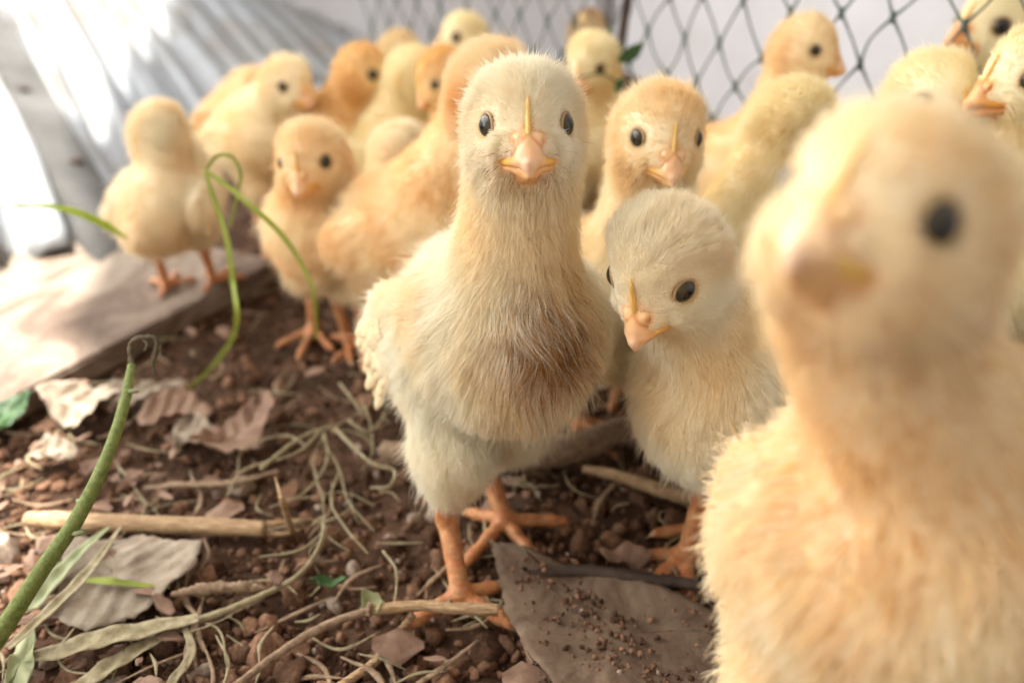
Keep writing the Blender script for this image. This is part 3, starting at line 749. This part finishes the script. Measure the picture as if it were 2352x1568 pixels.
M_pale = noise_mat('pale_leaf', [(.3, (.30, .34, .18)), (.7, (.50, .52, .30))], 90, .6, .0003, 500, trans=.2)
M_stone = noise_mat('slate_stone', [(.22, (.10, .066, .046)), (.42, (.15, .11, .085)), (.58, (.19, .152, .122)), (.8, (.24, .20, .165))], 26, .85, .0008, 240, 12)

# green stem
pth = bez([at(-70, 1560, .190), at(20, 1425, .190), at(95, 1310, .192), at(180, 1185, .196), at(245, 1050, .203), at(285, 930, .210), at(302, 838, .216)], 60)
V, F = tube(pth, [.0023, .0021, .0019, .0018, .0015, .0014, .0010], 14, bumpy=.02, seed=1)
root = empty('plant_stalk', gp(-20, 1500)); tag(root, 'upright green plant stem with a withered curled tip, bottom corner', 'stem')
o0 = np.array(root.location)
mesh_obj('stalk', V - o0, F, M_green, root) if False else mesh_obj('stalk', np.array(V) - o0, F, M_green, root)
tp = bez([at(302, 838, .216), at(299, 800, .217), at(306, 782, .217), at(330, 775, .217), at(356, 776, .217), at(360, 800, .217), at(352, 835, .217), at(356, 862, .217)], 50)
tp2 = bez([at(326, 778, .217), at(338, 790, .2165), at(333, 806, .2165)], 12)
V, F = merge([tube(tp, [.0008, .0006, .0007, .0005, .0006, .0003], 6, bumpy=.25, seed=2), tube(tp2, [.0004, .0003], 6, bumpy=.25)])
M_wither = noise_mat('withered', [(.3, (.05, .04, .025)), (.7, (.18, .15, .09))], 300, .9)
mesh_obj('withered_tip', V - o0, F, M_wither, root)
for (u, v, D) in ((302, 898, .2125), (192, 1150, .198), (182, 1222, .195)):
    c = at(u, v, D); V, F = tube([c - UV * .0006, c - UV * .0003, c + UV * .0003, c + UV * .0006], [.0012, .0018, .0018, .0012], 12, bumpy=.15, seed=int(v)); mesh_obj('stem_node', np.array(V) - o0, F, M_pale, root)

def thing_tube(name, label, cat, pts, rad, mat, k=8, flat=1.0, bumpy=0.05, group=None, n=40, seed=0, extra=None):
    L_ = [tube(bez(pts, n), rad, k, flat=flat, bumpy=bumpy, seed=seed)]
    for e in (extra or []): L_.append(tube(bez(e[0], max(10, n // 2)), e[1], k, flat=flat, bumpy=bumpy, seed=seed + 1))
    V, F = merge(L_); o = mesh_obj(name, V, F, mat); tag(o, label, cat, group); return o

# thick straw stick
thing_tube('straw_stick', 'thick dry straw stick lying flat, its end split into fibres', 'stick',
    [g3(62, 1190, .004), g3(200, 1198, .0045), g3(400, 1205, .0045), g3(610, 1214, .004)], [.0026, .0034, .0034, .0031, .0033, .0028], M_straw, 14, .75, .035, n=60,
    extra=[([g3(600, 1205, .005), g3(680, 1195, .004), g3(735, 1192, .002)], [.0013, .0007, .0002]), ([g3(600, 1222, .003), g3(650, 1226, .003), g3(700, 1212, .002)], [.0012, .0008, .0002])])
# pale-ended twig across the foot
tw = empty('twig', gp(540, 1568)); tag(tw, 'long jointed twig with pale peeled end lying over the toes', 'twig', None); o0 = np.array(tw.location)
p_ = bez([g3(520, 1590, .003), g3(640, 1500, .005), g3(740, 1440, .007), g3(850, 1402, .0085), g3(960, 1392, .0095)], 60)
V, F = tube(p_, [.0010, .0011, .0012, .0011, .0013], 10, bumpy=.05, seed=4); mesh_obj('bark_part', np.array(V) - o0, F, M_twig, tw)
p_ = bez([g3(855, 1400, .0087), g3(960, 1390, .0098), g3(1050, 1396, .010), g3(1145, 1400, .0098)], 50)
V, F = tube(p_, [.0013, .0016, .0014, .00165, .0015, .0017, .0017], 12, bumpy=.05, seed=5); mesh_obj('peeled_end', np.array(V) - o0, F, M_straw, tw)
for u in (850, 1033, 1085):
    c = g3(u, 1399 - (6 if u == 1033 else 0), .0095); V, F = tube([c - RV * .0007, c, c + RV * .0007], [.0016, .0021, .0016], 10, bumpy=.08, seed=u); mesh_obj('twig_node', np.array(V) - o0, F, M_twig, tw)
thing_tube('twig', 'thin forked dry stalk leaning under the pale twig towards the bottom edge', 'twig', [g3(950, 1410, .006), g3(900, 1470, .003), g3(860, 1520, .003), g3(760, 1590, .002)], [.0009, .0012, .0012], M_straw, seed=6)
# long grass stem with sheath
thing_tube('grass_strand', 'long thin yellow green grass stem arching across the soil', 'grass stem',
    [g3(455, 1425, .004), g3(560, 1385, .005), g3(680, 1325, .005), g3(735, 1250, .004), g3(742, 1190, .003), g3(715, 1205, .002)], [.0011, .0010, .0008, .0007, .0006, .0004], M_drygrass, n=60)

def ribbon(pts, widths, thick=.00025, normal=(0, 0, 1), fold=.25, n=40, wav=0.0, seed=0, nw=6):
    P_ = bez(pts, n); m_ = len(P_); wid = np.interp(np.linspace(0, 1, m_), np.linspace(0, 1, len(widths)), widths); R = np.random.default_rng(seed)
    V, F = [], []; nn0 = np.array(normal, float)
    for sgn in (1, -1):
        for i in range(m_):
            t = nrm(P_[min(i + 1, m_ - 1)] - P_[max(i - 1, 0)]); s_ = nrm(np.cross(t, nn0)); nn_ = nrm(np.cross(s_, t))
            for j in range(nw + 1):
                q = 2 * j / nw - 1
                V.append(P_[i] + s_ * wid[i] * q + nn_ * (abs(q) * fold * wid[i] + wav * math.sin(i * .7 + q * 3 + seed) * wid[i] + sgn * thick * (1 - q * q * .8)))
    b = m_ * (nw + 1)
    for i in range(m_ - 1):
        for j in range(nw):
            a = i * (nw + 1) + j; F.append((a, a + 1, a + nw + 2, a + nw + 1)); F.append((b + a, b + a + nw + 1, b + a + nw + 2, b + a + 1))
        F.append((i * (nw + 1), (i + 1) * (nw + 1), b + (i + 1) * (nw + 1), b + i * (nw + 1)))
        F.append((i * (nw + 1) + nw, b + i * (nw + 1) + nw, b + (i + 1) * (nw + 1) + nw, (i + 1) * (nw + 1) + nw))
    return V, F
def thing_ribbon(name, label, cat, pts, widths, mat, group=None, extra=None, **k):
    L_ = [ribbon(pts, widths, **k)] + [ribbon(a, w, **k) for a, w in (extra or [])]
    V, F = merge(L_); o = mesh_obj(name, V, F, mat); tag(o, label, cat, group); return o
thing_ribbon('dry_grass_sheath', 'pale flattened grass sheath crossing the bottom corner to a joint', 'dry grass',
    [g3(455, 1420, .006), g3(330, 1450, .006), g3(230, 1470, .007), g3(130, 1500, .006), g3(20, 1518, .005)], [.0016, .0030, .0034, .0028, .0007], M_drygrass, fold=.3, wav=.12,
    extra=[([g3(430, 1425, .005), g3(340, 1480, .004), g3(240, 1540, .004), g3(160, 1600, .004)], [.0008, .0022, .0028, .0018]), ([g3(425, 1440, .005), g3(440, 1500, .004), g3(400, 1560, .003), g3(370, 1600, .003)], [.0008, .0012, .0014, .0007])])
thing_ribbon('dry_grass_strand', 'long grey green dry blade slanting past the green stem', 'dry grass',
    [g3(20, 1490, .012), g3(120, 1400, .013), g3(200, 1320, .014), g3(278, 1210, .013)], [.0012, .0018, .0018, .0004], M_drygrass, fold=.5, wav=.1)
thing_ribbon('dry_grass_strand', 'shorter yellow green blade beside the green stem base', 'dry grass',
    [g3(70, 1400, .008), g3(130, 1330, .009), g3(190, 1265, .009), g3(250, 1212, .008)], [.0030, .0028, .0018, .0006], M_pale, fold=.5, wav=.1)
thing_ribbon('grass_strand', 'thin olive blade lying across the large dead leaf', 'grass blade',
    [g3(180, 1332, .007), g3(250, 1336, .007), g3(330, 1345, .006), g3(390, 1350, .005)], [.0006, .0014, .0009, .0004], M_blade, fold=.3)
# grass blades in the air
thing_ribbon('grass_strand', 'bright green blade floating level in front of the sunlit sheet', 'grass blade',
    [at(5, 474, .33), at(90, 473, .33), at(170, 487, .33), at(240, 517, .332), at(292, 548, .334)], [.0004, .0010, .0015, .0016, .0005], M_blade_lit, fold=.4, normal=(0, -.6, .8))
thing_ribbon('grass_stalk', 'tall green grass stalk bent over in a loop before the chicks', 'grass stalk',
    [gp(398, 914), gp(470, 860, .004), gp(520, 800, .010), at(545, 740, .285), at(535, 640, .286), at(520, 540, .287), at(490, 450, .288), at(472, 392, .288)], [.0006, .0008, .0009, .0010, .0010, .0009, .0009, .0007], M_blade, fold=.4, normal=(0, -1, .2), n=80,
    extra=[([at(472, 392, .288), at(520, 425, .286), at(580, 475, .284), at(640, 530, .284), at(690, 600, .286), at(722, 680, .288), at(728, 780, .300)], [.0007, .0009, .0010, .0010, .0008, .0006, .0004]),
           ([at(474, 388, .288), at(500, 358, .289), at(535, 362, .29), at(553, 400, .292), at(545, 450, .294), at(530, 520, .296)], [.0005, .0006, .0006, .0006, .0005, .0004])])

def leaf(name, label, cat, outline, z, mat, mid=None, curl=.004, thick=.0005, seed=0, res=26, group=None, veins=.0007, zf=None):
    """flat dead leaf: outline in photo units on the ground, filled as a grid and given relief"""
    pts = np.array([gp(u, v, z)[:2] for u, v in outline]); lo, hi = pts.min(0), pts.max(0)
    R = np.random.default_rng(seed); k = len(pts)
    dense = []
    for i in range(k):
        a, b = pts[i], pts[(i + 1) % k]; m_ = max(2, int(np.linalg.norm(b - a) / .0012))
        for t in np.arange(m_) / m_: dense.append(a + (b - a) * t + R.normal(size=2) * .00025)
    dense = np.array(dense); c = dense.mean(0); rings = 12; V = []; n_o = len(dense)
    ax_ = nrm(np.array([*(pts[0] - pts[k // 2]), 0]))[:2]
    for sgn in (1, -1):
        for r in range(rings + 1):
            q = r / rings
            for p in dense:
                x = c + (p - c) * q; rel_ = x - c; al_ = rel_ @ ax_; ac = rel_[0] * ax_[1] - rel_[1] * ax_[0]
                h_ = curl * (q ** 2) * (.5 + .5 * math.sin(math.atan2(rel_[1], rel_[0]) * 2 + seed)) + veins * math.sin(al_ * 1000 * 1.15 + abs(ac) * 420) * min(1, abs(ac) * 300) + .0004 * math.sin(x[0] * 330 + seed) + .0004 * math.sin(x[1] * 410)
                V.append((x[0], x[1], z + h_ + sgn * thick / 2 * (1 if q < 1 else .3)))
    F = []; b = (rings + 1) * n_o
    for r in range(rings):
        for i in range(n_o):
            a0, a1 = r * n_o + i, r * n_o + (i + 1) % n_o
            F.append((a0, a0 + n_o, a1 + n_o, a1)); F.append((b + a0, b + a1, b + a1 + n_o, b + a0 + n_o))
    r = rings * n_o
    for i in range(n_o): F.append((r + i, b + r + i, b + r + (i + 1) % n_o, r + (i + 1) % n_o))
    o = mesh_obj(name, np.array(V), F, mat); tag(o, label, cat, group); return o
leaf('dead_leaf', 'large pale ribbed dead leaf with a torn edge under the green stem', 'leaf',
     [(150, 1235), (230, 1240), (330, 1228), (400, 1250), (470, 1262), (455, 1310), (420, 1335), (340, 1400), (235, 1440), (200, 1455), (120, 1420), (150, 1340)], .0045, M_leafgrey, seed=1, curl=.003, veins=.0003)
leaf('dead_leaf', 'folded pale brown leaf beside the near edge of the board', 'leaf',
     [(90, 920), (180, 890), (240, 902), (300, 930), (230, 960), (170, 990), (120, 960)], .006, M_leafgrey, seed=2, curl=.007)
leaf('dead_leaf', 'long grey leaf strip stretching from the board along the soil', 'leaf',
     [(215, 905), (330, 880), (440, 868), (400, 900), (330, 930), (240, 940)], .005, M_leafgrey, seed=3, curl=.004)
leaf('dead_leaf', 'reddish brown dry leaf lying behind the tip of the green stem', 'leaf',
     [(310, 960), (360, 930), (430, 915), (490, 935), (480, 970), (400, 990), (330, 985)], .006, M_leafbrown, seed=4, curl=.007)
leaf('dead_leaf', 'small pale leaf chip on the soil between brown leaves', 'leaf', [(400, 990), (440, 955), (492, 985), (450, 1030), (405, 1035)], .008, M_leafgrey, seed=5, curl=.004)
leaf('dead_leaf', 'broad brown crumpled leaf near the root tangle', 'leaf', [(440, 1060), (500, 980), (620, 930), (640, 960), (590, 1030), (520, 1065)], .006, M_leafbrown, seed=6, curl=.008)
leaf('green_leaf', 'green leaf lying at the near corner of the board', 'leaf', [(-40, 930), (30, 915), (85, 925), (60, 960), (0, 985), (-50, 980)], .010, M_leafgreen, seed=7, curl=.006)
leaf('green_leaf', 'tiny dark green leaf on the soil near the standing chick', 'leaf', [(715, 1345), (740, 1332), (790, 1330), (800, 1340), (760, 1354)], .0075, M_leafgreen, seed=8, curl=.002)
leaf('green_leaf', 'little pale green leaf standing behind the peeled twig', 'leaf', [(825, 1415), (835, 1370), (870, 1365), (885, 1385), (868, 1415)], .008, M_pale, seed=9, curl=.003)
leaf('dead_leaf', 'white green leaf scrap half hidden behind the standing chick', 'leaf', [(1330, 905), (1360, 850), (1400, 800), (1440, 850), (1430, 920), (1380, 930)], .012, M_leafgrey, seed=10, curl=.012)
leaf('dead_leaf', 'pale flake in the sun beside the thick straw stick', 'leaf', [(60, 1040), (110, 1010), (180, 1030), (160, 1060), (90, 1070)], .004, M_leafgrey, seed=11, curl=.003)
leaf('dead_leaf', 'brown leaf flake on the edge of the broad dry leaf', 'leaf', [(1375, 1265), (1450, 1262), (1500, 1275), (1470, 1305), (1390, 1300)], .006, M_leafbrown, seed=12, curl=.003)
leaf('dead_leaf', 'creamy sunlit scrap of leaf in the bottom corner', 'leaf', [(20, 1540), (45, 1455), (85, 1430), (80, 1520), (60, 1590), (10, 1600)], .006, M_pale, seed=13, curl=.003)

# flat stone
import bmesh
outl = [(1130, 1243), (1180, 1248), (1300, 1300), (1430, 1340), (1620, 1400), (1760, 1480), (1800, 1640), (1320, 1660), (1215, 1520), (1160, 1400)]
M_broad = noise_mat('broad_leaf', [(.25, (.085, .05, .03)), (.42, (.145, .092, .06)), (.6, (.20, .14, .095)), (.8, (.26, .195, .14))], 75, .8, .0008, 320, 14, 1.5)
leaf('dead_leaf', 'broad grey brown dry leaf flat on the soil beside the standing chick', 'leaf', outl, .0062, M_broad, seed=31, curl=.0035, veins=.00012, thick=.0008)
# lumpy crust of soil on the stone
V, F = sdf_mesh([E(np.append(gp(1255, 1345)[:2] * 1000, 4.6), (8, 6, 1.9)), E(np.append(gp(1220, 1400)[:2] * 1000, 4.8), (6, 4, 1.6)), E(np.append(gp(1420, 1390)[:2] * 1000, 4.8), (14, 7, 1.6)), E(np.append(gp(1470, 1440)[:2] * 1000, 4.6), (12, 8, 1.6))], .6, {0: 2.5}, 1)
V = V + np.stack([vnoise(V, 4, i) for i in range(3)], 1) * .35
o = mesh_obj('soil_crust', V * .001, F, M_soil); tag(o, 'lumpy crust of soil stuck on the broad dry leaf', 'soil crust')

# sticks and roots
thing_tube('stick', 'round brown stick behind the standing chick, running sideways', 'stick', [g3(880, 1040, .006), g3(1100, 1048, .007), g3(1290, 1035, .008), g3(1420, 990, .008), g3(1560, 960, .006)], [.0045, .0052, .0055, .0050, .0042], M_twig, 12, seed=7)
thing_tube('stick', 'split dry stalk under the pecking chick', 'stick', [g3(1340, 1075, .004), g3(1430, 1095, .005), g3(1520, 1125, .005), g3(1640, 1160, .005)], [.0014, .0022, .0026, .0024], M_straw, 10, seed=8)
thing_tube('stick', 'dark thin stick pressed across the top of the broad dry leaf', 'stick', [g3(1210, 1320, .006), g3(1330, 1310, .008), g3(1450, 1325, .009), g3(1620, 1345, .008)], [.0012, .0018, .0020, .0016], M_stick, 8, seed=9)
thing_tube('stick', 'short frayed brown stick lying beyond the dead leaf', 'stick', [g3(395, 1365, .005), g3(470, 1352, .006), g3(560, 1348, .006), g3(610, 1352, .005)], [.0008, .0018, .0018, .0008], M_twig, 8, bumpy=.15, seed=10)
thing_tube('splinter', 'orange dry splinter standing up beside the straw stick end', 'splinter', [g3(672, 1225, .002), at(652, 1160, .235), at(632, 1095, .238)], [.0010, .0009, .0003], M_straw, 6, .5, seed=11)
thing_tube('stick', 'brown strip of bark beyond the thick straw stick', 'stick', [g3(330, 1120, .004), g3(430, 1112, .005), g3(540, 1108, .005), g3(640, 1080, .004)], [.0006, .0014, .0016, .0006], M_twig, 8, .5, .12, seed=12)
rt = empty('root_tangle', gp(780, 1000)); tag(rt, 'tangle of pale thin roots on the soil behind the standing chick', 'roots'); o0 = np.array(rt.location)
rts = [([(600, 1075), (700, 1000), (800, 965), (880, 905)], .0014, .012), ([(800, 965), (850, 990), (900, 930)], .0010, .014), ([(740, 985), (680, 1040), (560, 1080), (520, 1140)], .0010, .010), ([(745, 990), (750, 1060), (700, 1130), (620, 1165)], .0008, .009),
       ([(770, 985), (850, 1060), (905, 1080), (895, 1115), (850, 1120)], .0012, .010), ([(780, 880), (815, 925), (835, 960)], .0009, .015), ([(740, 1000), (780, 1080), (800, 1150), (860, 1220)], .0007, .007), ([(780, 1080), (760, 1150), (800, 1220), (845, 1270)], .0007, .006),
       ([(700, 1020), (650, 1000), (560, 1030), (545, 1090)], .0008, .008), ([(830, 920), (850, 970), (855, 1040), (830, 1080)], .0007, .012), ([(745, 995), (720, 1060), (740, 1140), (745, 1190)], .0007, .007), ([(640, 1150), (720, 1140), (790, 1130), (860, 1160)], .0006, .006), ([(880, 1265), (910, 1310), (905, 1380), (880, 1410)], .0007, .005)]
for i, (pp, r_, z_) in enumerate(rts):
    pts_ = [g3(u, v, z_ * (1 - .6 * j / len(pp)) + .002) for j, (u, v) in enumerate(pp)]
    r_ *= .6; V, F = tube(bez(pts_, 40), [r_, r_ * .85, r_ * .5], 7, bumpy=.08, seed=20 + i); mesh_obj('root', np.array(V) - o0, F, M_drygrass, rt)
# fine litter
R = np.random.default_rng(21); L_ = []
for i in range(260):
    u, v = R.uniform(-40, 2380), R.uniform(640, 1640) ; c = gp(u, v, R.uniform(.001, .005)); a = R.uniform(0, 6.28); ln = R.uniform(.006, .028); dv = np.array((math.cos(a), math.sin(a), R.uniform(-.08, .12))) * ln
    pv_ = np.array((-dv[1], dv[0], 0)) * R.uniform(-.35, .35)
    L_.append(tube(bez([c - dv / 2, c + pv_, c + dv / 2], 10), [.0002, R.uniform(.0003, .0007), .0002], 5, flat=R.uniform(.3, 1), bumpy=.08, seed=i))
V, F = merge(L_); o = mesh_obj('straw_litter', V, F, M_drygrass); tag(o, 'fine broken straw and fibres strewn over the soil', 'straw litter', kind='stuff')
L_ = []
for i in range(110):
    u, v = R.uniform(-40, 1800), R.uniform(700, 1640); c = gp(u, v, R.uniform(.001, .004)); a = R.uniform(0, 6.28); ln = R.uniform(.01, .03); dv = np.array((math.cos(a), math.sin(a), R.uniform(-.05, .1))) * ln
    L_.append(tube(bez([c - dv / 2, c + np.array((-dv[1], dv[0], 0)) * R.uniform(-.2, .2), c + dv / 2], 10), [.0003, R.uniform(.0005, .0011), .0003], 6, flat=.5, bumpy=.12, seed=i))
V, F = merge(L_); o = mesh_obj('bark_litter', V, F, M_twig); tag(o, 'small brown bits of bark and twig strewn over the soil', 'bark litter', kind='stuff')
L_ = []
for i in range(130):
    u, v = (R.uniform(-60, 420), R.uniform(880, 1640)) if i % 3 else (R.uniform(-40, 2300), R.uniform(700, 1640))
    c = gp(u, v, R.uniform(.002, .006)); a = R.uniform(0, 6.28); ln = R.uniform(.003, .009) * (1.6 if i % 9 == 0 else 1); dv = np.array((math.cos(a), math.sin(a), R.uniform(-.2, .3))) * ln
    L_.append(ribbon([c - dv / 2, c + np.array((0, 0, R.uniform(-.001, .001))), c + dv / 2], [ln * .12, ln * R.uniform(.2, .45), ln * .08], normal=nrm((R.normal() * .3, R.normal() * .3, 1)), n=8, nw=4, wav=.15, seed=i))
V, F = merge(L_); o = mesh_obj('leaf_litter', V, F, M_leafbrown); tag(o, 'brown crumbled leaf flakes and chaff strewn over the soil', 'leaf litter', kind='stuff')
# green sprig by the far chick
sp = empty('leafy_sprig', at(1435, 150, .375)); tag(sp, 'green leafy sprig hanging from the beak of a far pale chick', 'sprig'); o0 = np.array(sp.location)
V, F = tube(bez([at(1330, 178, .368), at(1380, 170, .37), at(1418, 190, .375), at(1425, 215, .375)], 16), [.0005, .0005], 6); mesh_obj('stalk', np.array(V) - o0, F, M_leafgreen, sp)
for pts_, w_ in (([at(1418, 140, .375), at(1445, 128, .375), at(1478, 100, .375)], [.0008, .0030, .0032, .0006]), ([at(1418, 215, .375), at(1422, 195, .375), at(1430, 180, .375)], [.0008, .0022, .0005])):
    V, F = ribbon(pts_, w_, normal=(0, -1, .4), fold=.2); mesh_obj('leaf', np.array(V) - o0, F, M_leafgreen, sp)
print('setting', round(time.time() - T0, 1))

# ------------------------------------------------------------------ the chicks
FAST = False
foot = lambda u, v: tuple(gp(u, v)[:2])
# the standing chick in focus
Bm = np.array((-.006, .207, .073))
def gpt(u, v, y):
    r = ray(u, v); return CAM + r * (y / r[1])
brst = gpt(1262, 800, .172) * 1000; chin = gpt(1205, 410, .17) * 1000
class _: pass
def pix_of(p):
    q = np.array(p) - CAM; d = q @ FV; return PW / 2 + q @ RV / d * FPX, PH / 2 - q @ UV / d * FPX, d
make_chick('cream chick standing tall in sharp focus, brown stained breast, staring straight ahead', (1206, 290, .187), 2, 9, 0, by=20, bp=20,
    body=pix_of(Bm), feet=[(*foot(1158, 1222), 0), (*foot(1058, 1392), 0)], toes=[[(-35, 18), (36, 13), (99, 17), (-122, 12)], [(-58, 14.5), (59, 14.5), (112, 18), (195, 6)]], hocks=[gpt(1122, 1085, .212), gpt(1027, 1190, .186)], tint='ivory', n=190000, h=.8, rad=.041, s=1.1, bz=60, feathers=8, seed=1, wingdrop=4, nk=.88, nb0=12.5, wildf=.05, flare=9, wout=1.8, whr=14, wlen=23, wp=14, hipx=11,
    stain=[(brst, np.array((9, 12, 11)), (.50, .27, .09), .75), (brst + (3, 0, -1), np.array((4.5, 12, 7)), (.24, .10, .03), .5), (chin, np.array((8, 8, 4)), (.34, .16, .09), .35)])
# blurred chick close to the lens
make_chick('very blurred orange cream chick closest to the lens, head and neck huge', (2016, 508, .092), -47, 24, 0, by=-16, bp=45, body=(2030, 1240, .138), s=1.08, beakc=(1.05, 1.15, 1.2), hs=.95, fl=.9, stain=[(at(1900, 1200, .118) * 1000, np.array((9, 20, 14)), (.86, .55, .26), .45), (at(2180, 1000, .118) * 1000, np.array((8, 20, 12)), (.86, .56, .27), .4), (at(2060, 720, .10) * 1000, np.array((9, 16, 6)), (.86, .56, .27), .4)], tint='blush', n=42000, h=1.2, rad=.09, seed=2)
# pecking-down chick
make_chick('cream chick with head bowed and beak pointing down, beside the standing chick', (1522, 600, .190), -36, -32, 4, by=-62, bp=8, back=36, bz=56, s=1.08, hs=1.05, fl=.95, tint='ivory', wildf=.05, n=140000, h=1.0, rad=.041, seed=3,
    feet=[(*foot(1640, 1230), -40), (*foot(1572, 1300), -50)], stain=[(gpt(1600, 1000, .2) * 1000, np.array((14, 14, 12)), (.40, .22, .08), .3)])
make_chick('cream chick peering over the bowed chick, beak turned slightly aside', (1517, 305, .238), 7, -6, -3, by=28, bp=18, tint='cream', n=45000, h=1.1, rad=.06, seed=4,
    feet=[(*foot(1330, 985), 30), (*foot(1420, 900), 30)], stain=[(at(1440, 410, .23) * 1000, np.array((6, 6, 4)), (.40, .20, .09), .4)])
make_chick('pale olive chick turned away, rounded nape and back beside the blurred chick', (1825, 285, .262), 125, -30, 0, by=115, bp=28, back=32, tint='olive', n=30000, rad=.07, seed=5)
make_chick('peach chick looking sideways above the olive chick, in front of the net', (1852, 112, .315), 52, -2, 0, by=40, hs=.86, bz=72, tint='peach', n=22000, rad=.07, seed=6)
make_chick('pale cream chick whose crown shows above the blurred chick', (2146, 222, .255), 12, -8, 0, by=10, tint='olive', n=22000, rad=.07, seed=7)
make_chick('pale chick behind the net with its orange beak open', (2285, 62, .335), -72, 6, 0, by=-60, s=1.1, hs=1.22, bz=80, tint='olive', n=22000, rad=.08, beakc=(.92, .66, .38), open_=16, seed=8)
make_chick('chick cut by the picture edge showing mostly its orange beak', (2372, 172, .235), -84, -4, 0, by=-60, bz=66, tint='olive', beakc=(.95, .72, .45), n=20000, rad=.075, open_=6, seed=9)
make_chick('pale yellow chick near the dark stake holding a green sprig', (1357, 140, .385), -32, -26, 0, by=-10, hs=.9, bz=66, tint='olive', n=16000, rad=.08, seed=10)
make_chick('brown striped chick seen from the back behind the net', (1352, 72, .50), 180, -5, 0, by=180, bz=72, s=.9, hs=.9, tint='tan', n=8000, h=1.6, rad=.12, stripe=True, seed=11)
make_chick('large peach chick whose face is hidden behind the standing chick', (1140, 205, .272), 50, -5, 0, by=62, bp=24, body=(945, 520, .312), hs=1.12, s=1.02, tint='peach', n=42000, rad=.07, feathers=0, seed=12,
    feet=[(*foot(870, 800), 60), (*foot(800, 795), 60)])
make_chick('small peach chick with dark eye beneath the loop of grass', (712, 362, .315), -8, -6, 4, by=-4, bp=28, back=20, bz=55, tint='peach', n=30000, rad=.07, seed=13, feet=[(*foot(835, 800), 10), (*foot(722, 775), -5)])
make_chick('cream chick seen from behind standing on the board', (375, 300, .37), 170, -8, 0, by=178, bp=16, back=10, bz=54, s=.86, hs=.96, tint='rose', n=22000, rad=.08, gz=.010, seed=14)
make_chick('pale chick looking aside, body behind the bent grass stalk', (665, 192, .425), 48, -4, 0, by=55, bp=24, back=30, bz=62, tint='cream', n=18000, rad=.09, seed=15)
make_chick('orange tinted chick with only its hunched back visible', (585, 215, .50), 150, -20, 0, by=60, bp=20, back=8, bz=58, tint='peach', n=10000, h=1.5, rad=.12, seed=16)
make_chick('deep orange chick facing the darker olive chick by the metal sheet', (838, 165, .43), 82, -6, 0, by=75, bp=26, back=26, bz=60, tint='orange', n=16000, rad=.09, seed=17)
make_chick('olive yellow chick with its long neck raised between the orange chicks', (955, 172, .42), 82, -10, 0, by=70, bp=28, back=28, bz=56, tint='olive', n=18000, rad=.09, seed=18)
make_chick('tan chick mostly hidden, crown showing above the olive neck', (922, 122, .52), 60, -5, 0, by=60, tint='tan', n=8000, h=1.6, rad=.12, seed=19)
make_chick('yellow chick farthest back with beak pointing at the metal sheet', (1062, 84, .49), -68, 0, 0, by=-60, hs=1.0, bz=62, tint='olive', n=10000, h=1.5, rad=.11, seed=20)
make_chick('orange beaked chick squeezed in beside the large peach chick', (1015, 175, .36), -66, -28, 0, by=-50, hs=.85, s=.85, bz=64, back=30, tint='orange', n=14000, rad=.09, seed=21)
make_chick('rosy chick bending low, back showing under the olive chick', (925, 345, .365), 140, -40, 0, by=110, bp=5, back=22, bz=50, s=.9, hs=.9, tint='rose', n=16000, rad=.09, seed=22)
print('chicks', round(time.time() - T0, 1))
